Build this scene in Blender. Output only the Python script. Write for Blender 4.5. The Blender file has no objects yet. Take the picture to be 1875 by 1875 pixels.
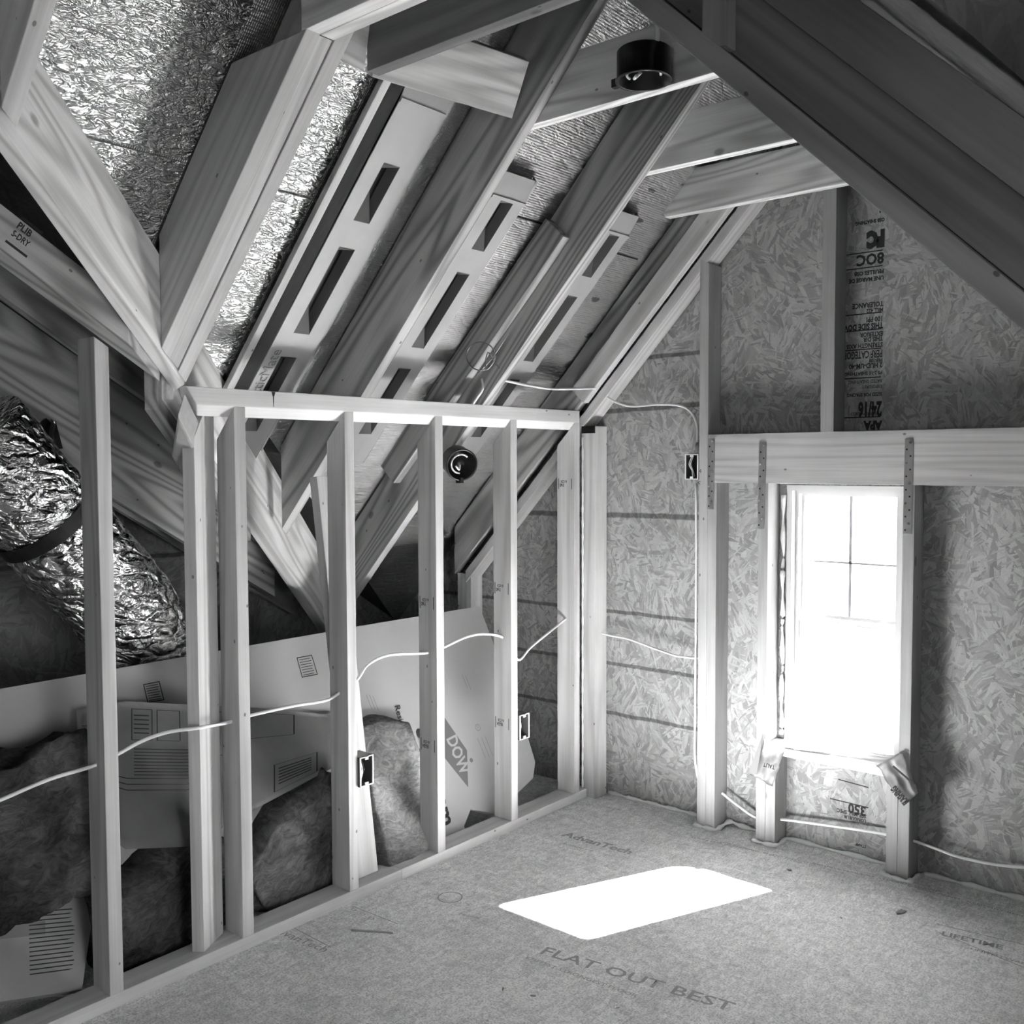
import bpy, bmesh, math, random
from mathutils import Vector, Matrix, noise
random.seed(7)
S = bpy.context.scene
COL = S.collection
V = Vector
# ------------------------------------------------------------------ camera
CX, CY, CZ = 2.413, -3.4602, 1.424
YAW, PITCH, ROLL, FPX = math.radians(40.0799), math.radians(-2.8751), math.radians(-0.1921), 1801.82
_F = V((-math.sin(YAW)*math.cos(PITCH), math.cos(YAW)*math.cos(PITCH), math.sin(PITCH)))
_R = V((math.cos(YAW), math.sin(YAW), 0))
_U = _R.cross(_F)
CR = math.cos(ROLL)*_R + math.sin(ROLL)*_U
CU = -math.sin(ROLL)*_R + math.cos(ROLL)*_U
CF = _F
cd = bpy.data.cameras.new('camera'); cam = bpy.data.objects.new('camera', cd); COL.objects.link(cam)
cd.sensor_width = 36; cd.sensor_fit = 'HORIZONTAL'; cd.lens = 36*FPX/1875; cd.clip_start = .02; cd.clip_end = 200
cam.matrix_world = Matrix.Translation((CX, CY, CZ)) @ Matrix((CR, CU, -CF)).transposed().to_4x4()
S.camera = cam
# ------------------------------------------------------------------ world, sun, exposure
w = bpy.data.worlds.new('world'); S.world = w; w.use_nodes = True
bg = w.node_tree.nodes['Background']; bg.inputs[0].default_value = (1, 1, 1, 1); bg.inputs[1].default_value = 10.0
sd = bpy.data.lights.new('sun', 'SUN'); sun = bpy.data.objects.new('sun', sd); COL.objects.link(sun)
sd.energy = 400; sd.angle = math.radians(1.2)
sun.rotation_euler = V((.43, 1.0, 1.10)).to_track_quat('Z', 'Y').to_euler()
# added area fills right of and behind the camera, standing in for unseen windows
def fill_light(name, loc, aim, sx, sy, e):
    l_ = bpy.data.lights.new(name, 'AREA'); o = bpy.data.objects.new(name, l_); COL.objects.link(o)
    l_.shape = 'RECTANGLE'; l_.size = sx; l_.size_y = sy; l_.energy = e; l_.spread = math.radians(105)
    o.location = loc; o.rotation_euler = (-V(aim)).to_track_quat('Z', 'Y').to_euler()
fill_light('side_fill', (3.27, -2.75, .85), (-1, .05, -.12), .8, 1.0, 12)
fill_light('rear_fill', (2.6, -4.76, 1.2), (-.2, 1, 0), .8, 1.0, 5.5)
S.view_settings.view_transform = 'Standard'; S.view_settings.look = 'None'
S.view_settings.gamma = 1; S.view_settings.use_curve_mapping = False
S.view_settings.exposure = 0.3
try:
    S.cycles.use_denoising = True; S.cycles.max_bounces = 6; S.cycles.diffuse_bounces = 4; S.cycles.use_adaptive_sampling = True; S.cycles.adaptive_threshold = .04
    S.cycles.use_guiding = False; S.cycles.sample_clamp_indirect = 0; S.cycles.caustics_reflective = False
    S.cycles.caustics_refractive = False
except Exception: pass

# ------------------------------------------------------------------ survey helpers: a sighted point meets a real plane
def ray(u, v):
    return V((CX, CY, CZ)), CF + CR*((u-937.5)/FPX) - CU*((v-937.5)/FPX)
def on(u, v, n, c):
    C, d = ray(u, v); n = V(n); return C + d*((c - n.dot(C))/n.dot(d))
def atX(u, v, x): return on(u, v, (1, 0, 0), x)
def atY(u, v, y): return on(u, v, (0, 1, 0), y)
def atZ(u, v, z): return on(u, v, (0, 0, 1), z)
T = 1.046; ZR = 1.635; KC = 1/math.sqrt(1+T*T)          # dormer slope
def atR(u, v, off=0): return on(u, v, (-T, 0, 1), ZR + off/KC)
RD = V((1, 0, T)).normalized(); RN = V((-T, 0, 1)).normalized()
DECK = .212
def rp(x, y, off=0): return V((x, y, ZR + T*x)) + RN*off

# ------------------------------------------------------------------ node helpers
def newmat(name):
    m = bpy.data.materials.new(name); m.use_nodes = True
    nt = m.node_tree; nt.nodes.clear()
    o = nt.nodes.new('ShaderNodeOutputMaterial'); b = nt.nodes.new('ShaderNodeBsdfPrincipled')
    nt.links.new(b.outputs[0], o.inputs[0]); b.inputs['Roughness'].default_value = .75
    b.inputs['Specular IOR Level'].default_value = .25
    return m, nt, b
def N(nt, t, **k):
    n = nt.nodes.new(t)
    for a, v in k.items():
        if a.startswith('i_'):
            key = a[2:]; key = int(key) if key.isdigit() else key
            n.inputs[key].default_value = v
        else: setattr(n, a, v)
    return n
def L(nt, a, b): nt.links.new(a, b)
def mth(nt, op, a, b=None, c=None, clamp=False):
    n = nt.nodes.new('ShaderNodeMath'); n.operation = op; n.use_clamp = clamp
    for i, x in enumerate((a, b, c)):
        if x is None: continue
        if isinstance(x, (int, float)): n.inputs[i].default_value = x
        else: nt.links.new(x, n.inputs[i])
    return n.outputs[0]
def grey(nt, val, bsdf):
    c = nt.nodes.new('ShaderNodeCombineColor')
    for i in range(3): nt.links.new(val, c.inputs[i])
    nt.links.new(c.outputs[0], bsdf.inputs['Base Color'])
def smooth(nt, val, a, b, lo=0, hi=1):
    n = N(nt, 'ShaderNodeMapRange', interpolation_type='SMOOTHSTEP'); L(nt, val, n.inputs[0])
    n.inputs[1].default_value = a; n.inputs[2].default_value = b; n.inputs[3].default_value = lo; n.inputs[4].default_value = hi
    return n.outputs[0]
def bump(nt, h, bsdf, dist=.002, strength=.5):
    n = N(nt, 'ShaderNodeBump'); n.inputs['Strength'].default_value = strength; n.inputs['Distance'].default_value = dist
    L(nt, h, n.inputs['Height']); L(nt, n.outputs[0], bsdf.inputs['Normal'])

def lumber(name, base=.55, ring=.30, freq=38, lens=.8, cross=7.0, rough=.7):
    m, nt, b = newmat(name)
    tc = N(nt, 'ShaderNodeTexCoord'); oi = N(nt, 'ShaderNodeObjectInfo')
    off = N(nt, 'ShaderNodeVectorMath', operation='MULTIPLY_ADD')
    cmb = N(nt, 'ShaderNodeCombineXYZ')
    for i in range(3): L(nt, oi.outputs['Random'], cmb.inputs[i])
    L(nt, cmb.outputs[0], off.inputs[0]); off.inputs[1].default_value = (37, 11.3, 23.7); L(nt, tc.outputs['Object'], off.inputs[2])
    mp = N(nt, 'ShaderNodeMapping'); mp.inputs['Scale'].default_value = (lens, cross, cross); L(nt, off.outputs[0], mp.inputs[0])
    n1 = N(nt, 'ShaderNodeTexNoise'); n1.inputs['Scale'].default_value = 1; n1.inputs['Detail'].default_value = 1.2; n1.inputs['Roughness'].default_value = .35
    L(nt, mp.outputs[0], n1.inputs['Vector'])
    s = mth(nt, 'SINE', mth(nt, 'MULTIPLY', n1.outputs[0], freq*2))
    s = mth(nt, 'POWER', mth(nt, 'MULTIPLY_ADD', s, .5, .5), 1.6)
    mp2 = N(nt, 'ShaderNodeMapping'); mp2.inputs['Scale'].default_value = (4, 130, 130); L(nt, off.outputs[0], mp2.inputs[0])
    n2 = N(nt, 'ShaderNodeTexNoise'); n2.inputs['Scale'].default_value = 1; n2.inputs['Detail'].default_value = 3; L(nt, mp2.outputs[0], n2.inputs['Vector'])
    n3 = N(nt, 'ShaderNodeTexNoise'); n3.inputs['Scale'].default_value = 3.2; n3.inputs['Detail'].default_value = 3; L(nt, off.outputs[0], n3.inputs['Vector'])
    mp3 = N(nt, 'ShaderNodeMapping'); mp3.inputs['Scale'].default_value = (4.5, 7.5, 7.5); L(nt, off.outputs[0], mp3.inputs[0])
    vo = N(nt, 'ShaderNodeTexVoronoi'); vo.inputs['Scale'].default_value = 1; L(nt, mp3.outputs[0], vo.inputs['Vector'])
    sck = N(nt, 'ShaderNodeSeparateColor'); L(nt, vo.outputs['Color'], sck.inputs[0])
    kn = mth(nt, 'MAXIMUM', smooth(nt, vo.outputs['Distance'], .05, .11), mth(nt, 'LESS_THAN', sck.outputs[0], .78))
    mp4 = N(nt, 'ShaderNodeMapping'); mp4.inputs['Scale'].default_value = (9, 14, 14); L(nt, off.outputs[0], mp4.inputs[0])
    vo2 = N(nt, 'ShaderNodeTexVoronoi'); vo2.inputs['Scale'].default_value = 1; L(nt, mp4.outputs[0], vo2.inputs['Vector'])
    nail = smooth(nt, vo2.outputs['Distance'], .045, .06)
    val = mth(nt, 'MULTIPLY_ADD', s, -ring*base, base*1.08)
    val = mth(nt, 'MULTIPLY', val, mth(nt, 'MULTIPLY_ADD', n2.outputs[0], .34, .83))
    val = mth(nt, 'MULTIPLY', val, mth(nt, 'MULTIPLY_ADD', n3.outputs[0], .36, .82))
    val = mth(nt, 'MULTIPLY', val, mth(nt, 'MULTIPLY_ADD', kn, .5, .5))
    val = mth(nt, 'MULTIPLY', val, mth(nt, 'MULTIPLY_ADD', nail, .6, .4))
    val = mth(nt, 'MULTIPLY', val, mth(nt, 'MULTIPLY_ADD', oi.outputs['Random'], .16, .92))
    grey(nt, val, b); b.inputs['Roughness'].default_value = rough
    bump(nt, n2.outputs[0], b, .0012, .5)
    return m

def osb(name, base=.42, amp=.5, scale=1.0, plane='XZ', seams=None, fine=1.0, cover=None):
    """strand board: cells of long flakes lying at random angles"""
    m, nt, b = newmat(name)
    tc = N(nt, 'ShaderNodeTexCoord'); sep = N(nt, 'ShaderNodeSeparateXYZ'); L(nt, tc.outputs['Object'], sep.inputs[0])
    a, c2 = {'XZ': (0, 2), 'XY': (0, 1), 'YZ': (1, 2)}[plane]
    p = N(nt, 'ShaderNodeCombineXYZ'); L(nt, sep.outputs[a], p.inputs[0]); L(nt, sep.outputs[c2], p.inputs[1])
    nz = N(nt, 'ShaderNodeTexNoise'); nz.inputs['Scale'].default_value = 14*scale; L(nt, p.outputs[0], nz.inputs['Vector'])
    wob = N(nt, 'ShaderNodeVectorMath', operation='MULTIPLY_ADD'); L(nt, nz.outputs['Color'], wob.inputs[0]); wob.inputs[1].default_value = (.012/scale,)*3; L(nt, p.outputs[0], wob.inputs[2])
    layers = []
    for i, (cs, fx, fy, sh) in enumerate(((5, 9, 44, 0), (7, 12, 66, 3.1), (9, 20, 150, 7.7))):
        ofs = N(nt, 'ShaderNodeVectorMath', operation='ADD'); L(nt, wob.outputs[0], ofs.inputs[0]); ofs.inputs[1].default_value = (sh, sh*.7, 0)
        vc = N(nt, 'ShaderNodeTexVoronoi'); vc.inputs['Scale'].default_value = cs*scale; L(nt, ofs.outputs[0], vc.inputs['Vector'])
        sc = N(nt, 'ShaderNodeSeparateColor'); L(nt, vc.outputs['Color'], sc.inputs[0])
        ang = mth(nt, 'MULTIPLY', sc.outputs[0], 3.1416)
        if i == 0: ang = mth(nt, 'MULTIPLY_ADD', sc.outputs[0], 1.7, .75)
        vr = N(nt, 'ShaderNodeVectorRotate', rotation_type='Z_AXIS'); L(nt, ofs.outputs[0], vr.inputs['Vector']); L(nt, ang, vr.inputs['Angle'])
        mp = N(nt, 'ShaderNodeMapping'); mp.inputs['Scale'].default_value = (fx*scale, fy*scale, 1); L(nt, vr.outputs[0], mp.inputs[0])
        vf = N(nt, 'ShaderNodeTexVoronoi'); vf.inputs['Scale'].default_value = 1; L(nt, mp.outputs[0], vf.inputs['Vector'])
        s2 = N(nt, 'ShaderNodeSeparateColor'); L(nt, vf.outputs['Color'], s2.inputs[0])
        layers.append((s2.outputs[0], s2.outputs[1]))
    mix1 = mth(nt, 'GREATER_THAN', layers[1][1], .60)
    mix2 = mth(nt, 'GREATER_THAN', layers[2][1], .80)
    def lerp(x, y, t): return mth(nt, 'ADD', mth(nt, 'MULTIPLY', x, mth(nt, 'SUBTRACT', 1.0, t)), mth(nt, 'MULTIPLY', y, t))
    f = lerp(lerp(layers[0][0], layers[1][0], mix1), layers[2][0], mix2)
    mpg = N(nt, 'ShaderNodeTexNoise'); mpg.inputs['Scale'].default_value = 190*fine; mpg.inputs['Detail'].default_value = 2; L(nt, p.outputs[0], mpg.inputs['Vector'])
    big = N(nt, 'ShaderNodeTexNoise'); big.inputs['Scale'].default_value = 2.2; big.inputs['Detail'].default_value = 3; L(nt, p.outputs[0], big.inputs['Vector'])
    val = mth(nt, 'MULTIPLY', mth(nt, 'MULTIPLY_ADD', f, amp, 1-amp*.5), base)
    val = mth(nt, 'MULTIPLY', val, mth(nt, 'MULTIPLY_ADD', mpg.outputs[0], .34, .83))
    val = mth(nt, 'MULTIPLY', val, mth(nt, 'MULTIPLY_ADD', big.outputs[0], .44, .78))
    if seams:
        xs = sep.outputs[0]
        for z0, hw, xmax, tilt in seams:
            ny = N(nt, 'ShaderNodeTexNoise'); ny.inputs['Scale'].default_value = 9; L(nt, p.outputs[0], ny.inputs['Vector'])
            zz = mth(nt, 'ADD', mth(nt, 'MULTIPLY_ADD', ny.outputs[0], .012, -.006 - z0), sep.outputs[2])
            zz = mth(nt, 'MULTIPLY_ADD', xs, -tilt, zz)
            d = mth(nt, 'ABSOLUTE', zz)
            k = smooth(nt, d, hw*.5, hw*1.05)
            k = mth(nt, 'MAXIMUM', k, mth(nt, 'GREATER_THAN', xs, xmax))
            val = mth(nt, 'MULTIPLY', val, mth(nt, 'MULTIPLY_ADD', k, .62, .38))
    grey(nt, val, b); b.inputs['Roughness'].default_value = .6; b.inputs['Specular IOR Level'].default_value = .35
    bump(nt, mth(nt, 'ADD', f, mth(nt, 'MULTIPLY', mpg.outputs[0], .3)), b, .0015, .5)
    return m

def subfloor(name, base=.42):
    m, nt, b = newmat(name)
    tc = N(nt, 'ShaderNodeTexCoord')
    vals = []
    for sc_, (sx, sy), rot in ((60, (1, .35), .6), (26, (.4, 1), 2.2), (9, (1, .5), 1.2)):
        mp = N(nt, 'ShaderNodeMapping'); mp.inputs['Rotation'].default_value = (0, 0, rot); mp.inputs['Scale'].default_value = (sx*sc_, sy*sc_, 1)
        L(nt, tc.outputs['Object'], mp.inputs[0])
        n = N(nt, 'ShaderNodeTexNoise'); n.inputs['Scale'].default_value = 1; n.inputs['Detail'].default_value = 5; n.inputs['Roughness'].default_value = .7; n.inputs['Distortion'].default_value = 1.2
        L(nt, mp.outputs[0], n.inputs['Vector']); vals.append(n.outputs[0])
    vo = N(nt, 'ShaderNodeTexVoronoi'); vo.inputs['Scale'].default_value = 17; L(nt, tc.outputs['Object'], vo.inputs['Vector'])
    sp = smooth(nt, vo.outputs['Distance'], .05, .10)
    nb = N(nt, 'ShaderNodeTexNoise'); nb.inputs['Scale'].default_value = 1.6; nb.inputs['Detail'].default_value = 4; L(nt, tc.outputs['Object'], nb.inputs['Vector'])
    v = mth(nt, 'MULTIPLY_ADD', vals[0], 1.3, .35); v = mth(nt, 'MULTIPLY', v, mth(nt, 'MULTIPLY_ADD', vals[1], .9, .55))
    nf = N(nt, 'ShaderNodeTexNoise'); nf.inputs['Scale'].default_value = 170; nf.inputs['Detail'].default_value = 3; L(nt, tc.outputs['Object'], nf.inputs['Vector'])
    v = mth(nt, 'MULTIPLY', v, smooth(nt, nf.outputs[0], .3, .6, .72, 1.1))
    v = mth(nt, 'MULTIPLY', v, mth(nt, 'MULTIPLY_ADD', vals[2], .3, .85)); v = mth(nt, 'MULTIPLY', v, mth(nt, 'MULTIPLY_ADD', nb.outputs[0], .4, .8))
    v = mth(nt, 'MULTIPLY', v, mth(nt, 'MULTIPLY_ADD', sp, .25, .75))
    v = mth(nt, 'MULTIPLY', v, base)
    grey(nt, v, b); b.inputs['Roughness'].default_value = .62; b.inputs['Specular IOR Level'].default_value = .4
    bump(nt, mth(nt, 'ADD', vals[0], nf.outputs[0]), b, .003, .7)
    return m

def foil(name, base=.6, rough=.32, sc=55, dist=.004, strength=.9, weave=False, metal=1.0):
    m, nt, b = newmat(name)
    tc = N(nt, 'ShaderNodeTexCoord')
    n1 = N(nt, 'ShaderNodeTexNoise'); n1.inputs['Scale'].default_value = sc; n1.inputs['Detail'].default_value = 4; n1.inputs['Distortion'].default_value = 1.5
    mp = N(nt, 'ShaderNodeMapping'); mp.inputs['Scale'].default_value = (1, .45, 1); L(nt, tc.outputs['Object'], mp.inputs[0]); L(nt, mp.outputs[0], n1.inputs['Vector'])
    vo = N(nt, 'ShaderNodeTexVoronoi', feature='DISTANCE_TO_EDGE'); vo.inputs['Scale'].default_value = sc*.9; 
    wv = N(nt, 'ShaderNodeVectorMath', operation='MULTIPLY_ADD'); L(nt, n1.outputs['Color'], wv.inputs[0]); wv.inputs[1].default_value = (.03,)*3; L(nt, mp.outputs[0], wv.inputs[2])
    L(nt, wv.outputs[0], vo.inputs['Vector'])
    h = mth(nt, 'ADD', n1.outputs[0], smooth(nt, vo.outputs['Distance'], 0, .25, 0, .5))
    if weave:
        wvz = N(nt, 'ShaderNodeTexWave'); wvz.inputs['Scale'].default_value = 55; wvz.bands_direction = 'Y'; L(nt, tc.outputs['Object'], wvz.inputs['Vector'])
        wvx = N(nt, 'ShaderNodeTexWave'); wvx.inputs['Scale'].default_value = 55; wvx.bands_direction = 'X'; L(nt, tc.outputs['Object'], wvx.inputs['Vector'])
        h = mth(nt, 'ADD', mth(nt, 'MULTIPLY', h, 1.0), mth(nt, 'MULTIPLY', mth(nt, 'ADD', wvz.outputs[0], wvx.outputs[0]), .22))
    vo3 = N(nt, 'ShaderNodeTexVoronoi'); vo3.inputs['Scale'].default_value = 7; L(nt, wv.outputs[0], vo3.inputs['Vector'])
    tear = smooth(nt, vo3.outputs['Distance'], .07, .10)
    val = mth(nt, 'MULTIPLY', mth(nt, 'MULTIPLY_ADD', n1.outputs[0], .3, .85), base)
    val = mth(nt, 'MULTIPLY', val, mth(nt, 'MULTIPLY_ADD', tear, .7, .3))
    grey(nt, val, b); b.inputs['Metallic'].default_value = metal; b.inputs['Roughness'].default_value = rough
    bump(nt, h, b, dist, strength)
    return m

def plain(name, val, rough=.6, metal=0, spec=.3, nz=0, nsc=8, bmp=0):
    m, nt, b = newmat(name)
    if nz:
        tc = N(nt, 'ShaderNodeTexCoord'); n = N(nt, 'ShaderNodeTexNoise'); n.inputs['Scale'].default_value = nsc; n.inputs['Detail'].default_value = 5; L(nt, tc.outputs['Object'], n.inputs['Vector'])
        grey(nt, mth(nt, 'MULTIPLY', mth(nt, 'MULTIPLY_ADD', n.outputs[0], nz*2, 1-nz), val), b)
        if bmp: bump(nt, n.outputs[0], b, bmp, .7)
    else: b.inputs['Base Color'].default_value = (val, val, val, 1)
    b.inputs['Roughness'].default_value = rough; b.inputs['Metallic'].default_value = metal; b.inputs['Specular IOR Level'].default_value = spec
    return m

def fibre(name, base=.2):
    m, nt, b = newmat(name)
    tc = N(nt, 'ShaderNodeTexCoord')
    n0 = N(nt, 'ShaderNodeTexNoise'); n0.inputs['Scale'].default_value = 5; n0.inputs['Detail'].default_value = 3; L(nt, tc.outputs['Object'], n0.inputs['Vector'])
    wv = N(nt, 'ShaderNodeVectorMath', operation='MULTIPLY_ADD'); L(nt, n0.outputs['Color'], wv.inputs[0]); wv.inputs[1].default_value = (.10,)*3; L(nt, tc.outputs['Object'], wv.inputs[2])
    mp = N(nt, 'ShaderNodeMapping'); mp.inputs['Scale'].default_value = (22, 26, 48); mp.inputs['Rotation'].default_value = (.6, .2, .4); L(nt, wv.outputs[0], mp.inputs[0])
    n1 = N(nt, 'ShaderNodeTexNoise'); n1.inputs['Scale'].default_value = 1; n1.inputs['Detail'].default_value = 8; n1.inputs['Roughness'].default_value = .72; n1.inputs['Distortion'].default_value = 1.1; L(nt, mp.outputs[0], n1.inputs['Vector'])
    v = mth(nt, 'MULTIPLY', mth(nt, 'MULTIPLY', smooth(nt, n1.outputs[0], .25, .8, .45, 1.5), smooth(nt, n0.outputs[0], .3, .7, .45, 1.5)), base)
    grey(nt, v, b); b.inputs['Roughness'].default_value = 1; b.inputs['Specular IOR Level'].default_value = .05
    bump(nt, n1.outputs[0], b, .012, .9)
    return m

M = dict(
    header=lumber('header_lumber', .46, .22, 30, .7, 9),
    dark2=lumber('dim_rafter_lumber', .22, .3, 26, .5, 6.5),  # shade of the right slope put into a lowered base tone
    gstud=lumber('gable_lumber', .35, .14, 22, .5, 7),
    stud=lumber('stud_lumber', .54, .22, 22, .5, 7),
    rafter=lumber('rafter_lumber', .44, .52, 36, .6, 6.5),
    dark=lumber('shaded_rafter_lumber', .17, .28, 26, .5, 6.5),  # base darkened to carry the shade of the upper right corner
    tie=lumber('tie_lumber', .74, .36, 30, .9, 8),
    plate=lumber('plate_lumber', .62, .12, 16, .5, 9),
    ridge=lumber('ribbed_lumber', .42, .4, 60, .3, 10),
    osb=osb('strand_board', .31, .66, 1.35, 'XZ', seams=((1.846, .011, .52, .02), (1.638, .013, .52, .03), (1.200, .014, .52, .01), (.790, .010, .52, 0), (.566, .010, .52, 0), (.352, .010, .52, 0), (2.75, .01, .5, 0))),
    osb_side=osb('side_strand_board', .30, .5, 1.0, 'YZ', seams=((1.05, .012, 9, 0), (.55, .012, 9, 0))),
    osb_dark=osb('shaded_strand_board', .06, .5, 1.0, 'XY'),  # unlit roof decks: their shade is put into a near-black base
    floor=subfloor('subfloor_board', .80),
    foil=foil('radiant_foil', .72, .30, 55, .006, .9),
    foil2=foil('woven_radiant_foil', .48, .46, 30, .004, .8, weave=True, metal=.8),
    duct=foil('duct_foil', .75, .22, 22, .02, 1.0),
    baffle=plain('vent_plastic', .38, .42, 0, .5, .12, 14),
    baffle_in=plain('vent_plastic_shaded', .12, .6),  # darker copy of the vent plastic, shade of the recesses painted in
    ink=plain('printing_ink', .03, .8), inkl=plain('faded_ink', .20, .8), inkf=plain('floor_ink', .36, .8, 0, .3, .3, 60),
    white=plain('white_plastic', .8, .35, 0, .4), vinyl=plain('window_vinyl', .48, .5, 0, .2), cable=plain('white_cable', .8, .35, 0, .5),
    black=plain('black_plastic', .012, .3, 0, .5), blackm=plain('black_strap', .015, .55),
    steel=plain('galvanised_steel', .36, .45, .8, .5, .15, 20), nail=plain('nail_steel', .8, .25, 1.0),
    foam=plain('foam_board', .42, .5, 0, .4, .05, 5), paper=plain('kraft_paper', .30, .65, 0, .3, .35, 7),
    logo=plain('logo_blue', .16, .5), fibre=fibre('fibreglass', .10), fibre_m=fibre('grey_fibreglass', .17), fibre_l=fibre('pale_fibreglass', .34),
    wrap=plain('flashing_wrap', .42, .4, 0, .5, .08, 12), seal=plain('foam_sealant', .75, .6, 0, .3, .12, 40, .004),
    box=plain('box_plastic', .10, .4, 0, .5), cut=plain('cut_end', .42, .8, 0, .2, .2, 40),
)

# ------------------------------------------------------------------ mesh helpers
def tagit(o, label=None, cat=None, group=None, kind=None):
    if label: o['label'] = label
    if cat: o['category'] = cat
    if group: o['group'] = group
    if kind: o['kind'] = kind
    return o
def link(name, me, mat, parent=None, mw=None):
    o = bpy.data.objects.new(name, me); COL.objects.link(o)
    if mat is not None:
        for m_ in (mat if isinstance(mat, (list, tuple)) else [mat]): me.materials.append(m_)
    if mw is not None: o.matrix_world = mw
    if parent is not None:
        o.parent = parent
        o.matrix_parent_inverse = parent.matrix_world.inverted()
    return o
def mesh_from(bm, name, smooth_=False):
    bmesh.ops.recalc_face_normals(bm, faces=bm.faces)
    me = bpy.data.meshes.new(name); bm.to_mesh(me); bm.free()
    if smooth_:
        for p in me.polygons: p.use_smooth = True
    return me
def hexa(bm, c):
    """c: eight corners, bottom four then top four in the same order"""
    vs = [bm.verts.new(p) for p in c]
    for f in ((0, 1, 2, 3), (7, 6, 5, 4), (0, 4, 5, 1), (1, 5, 6, 2), (2, 6, 7, 3), (3, 7, 4, 0)):
        bm.faces.new([vs[i] for i in f])
    return vs
def bxx(bm, x0, x1, y0, y1, z0, z1):
    hexa(bm, [(x0, y0, z0), (x1, y0, z0), (x1, y1, z0), (x0, y1, z0), (x0, y0, z1), (x1, y0, z1), (x1, y1, z1), (x0, y1, z1)])
def empty(name, loc):
    e = bpy.data.objects.new(name, None); COL.objects.link(e); e.location = loc; e.empty_display_size = .05
    e.matrix_world = Matrix.Translation(loc); return e
def board(name, label, A, B, U, W, mat, cat='board', cA=None, cB=None, parent=None, group=None, bev=.0022, kind=None):
    A, B, U, W = V(A), V(B), V(U), V(W)
    X = (B-A).normalized(); Y = (U - X*U.dot(X)).normalized(); Z = X.cross(Y)
    fr = Matrix((X, Y, Z)).transposed().to_4x4(); fr.translation = A
    inv = fr.inverted()
    def ends(P, cut):
        r = []
        for q in (V((0, 0, 0)), U, U+W, W):
            p = P + q
            if cut: p = p + X*((V(cut[0])-p).dot(V(cut[1]))/X.dot(V(cut[1])))
            r.append(inv @ p)
        return r
    bm = bmesh.new(); hexa(bm, ends(A, cA) + ends(B, cB))
    bmesh.ops.recalc_face_normals(bm, faces=bm.faces)
    if bev: bmesh.ops.bevel(bm, geom=bm.edges[:], offset=bev, segments=2, affect='EDGES', profile=.6)
    o = link(name, mesh_from(bm, name), mat, parent, fr)
    if parent is None and label: tagit(o, label, cat, group, kind)
    elif parent is not None and label: o['label'] = label
    return o
def prism(name, pts, thick, mat, parent=None, bev=0):
    pts = [V(p) for p in pts]; thick = V(thick)
    bm = bmesh.new()
    a = [bm.verts.new(p) for p in pts]; b = [bm.verts.new(p+thick) for p in pts]
    bm.faces.new(a); bm.faces.new(b[::-1]); n = len(pts)
    for i in range(n): bm.faces.new((a[i], b[i], b[(i+1) % n], a[(i+1) % n]))
    return link(name, mesh_from(bm, name), mat, parent)
def catmull(P, n=10):
    P = [V(p) for p in P]; P = [P[0]*2-P[1]] + P + [P[-1]*2-P[-2]]; out = []
    for i in range(1, len(P)-2):
        for k in range(n):
            t = k/n; p0, p1, p2, p3 = P[i-1:i+3]
            out.append(.5*((2*p1)+(p2-p0)*t+(2*p0-5*p1+4*p2-p3)*t*t+(3*p1-p0-3*p2+p3)*t**3))
    out.append(P[-2]); return out
def tube_bm(bm, P, r, seg=8, closed=False, flat=1.0, jit=0):
    n = len(P); rings = []
    up = V((0, 0, 1))
    for i in range(n):
        d = (P[min(i+1, n-1)]-P[max(i-1, 0)]).normalized()
        a = d.cross(up)
        if a.length < .05: a = d.cross(V((1, 0, 0)))
        a.normalize(); b = d.cross(a)
        rr = r(i/(n-1)) if callable(r) else r
        rings.append([bm.verts.new(P[i] + a*math.cos(2*math.pi*k/seg)*rr*flat*(1+jit*random.uniform(-1, 1)) + b*math.sin(2*math.pi*k/seg)*rr*(1+jit*random.uniform(-1, 1))) for k in range(seg)])
    for i in range(n-1):
        for k in range(seg): bm.faces.new((rings[i][k], rings[i][(k+1) % seg], rings[i+1][(k+1) % seg], rings[i+1][k]))
    bm.faces.new(rings[0][::-1]); bm.faces.new(rings[-1])
def tube(name, pts, r, mat, parent=None, seg=8, n=10, flat=1.0, jit=0):
    bm = bmesh.new(); tube_bm(bm, catmull(pts, n) if n > 1 else [V(p) for p in pts], r, seg, flat=flat, jit=jit)
    return link(name, mesh_from(bm, name, True), mat, parent)
def lettering(name, s, org, xd, yd, size, mat, parent, sx=1.0, bold=0, align='LEFT', lift=.0006):
    """flat printed text; org = start of the baseline, xd reading direction, yd up direction"""
    cu = bpy.data.curves.new(name, 'FONT'); cu.body = s; cu.size = 1; cu.align_x = align; cu.offset = bold
    cu.resolution_u = 2
    t = bpy.data.objects.new(name, cu); COL.objects.link(t)
    bpy.context.view_layer.update()
    me = bpy.data.meshes.new_from_object(t.evaluated_get(bpy.context.evaluated_depsgraph_get()))
    bpy.data.objects.remove(t); bpy.data.curves.remove(cu)
    xd = V(xd).normalized(); yd = V(yd); yd = (yd - xd*yd.dot(xd)).normalized(); zd = xd.cross(yd)
    mt = Matrix((xd*size*sx, yd*size, zd)).transposed().to_4x4(); mt.translation = V(org) + zd*lift
    if (V((CX, CY, CZ)) - V(org)).dot(zd) < 0: mt.translation = V(org) - zd*lift
    me.transform(mt)
    return link(name, me, mat, parent)
def strips(name, quads, mat, parent):
    bm = bmesh.new()
    for q in quads: bm.faces.new([bm.verts.new(p) for p in q])
    me = bpy.data.meshes.new(name); bm.to_mesh(me); bm.free()
    return link(name, me, mat, parent)

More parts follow.
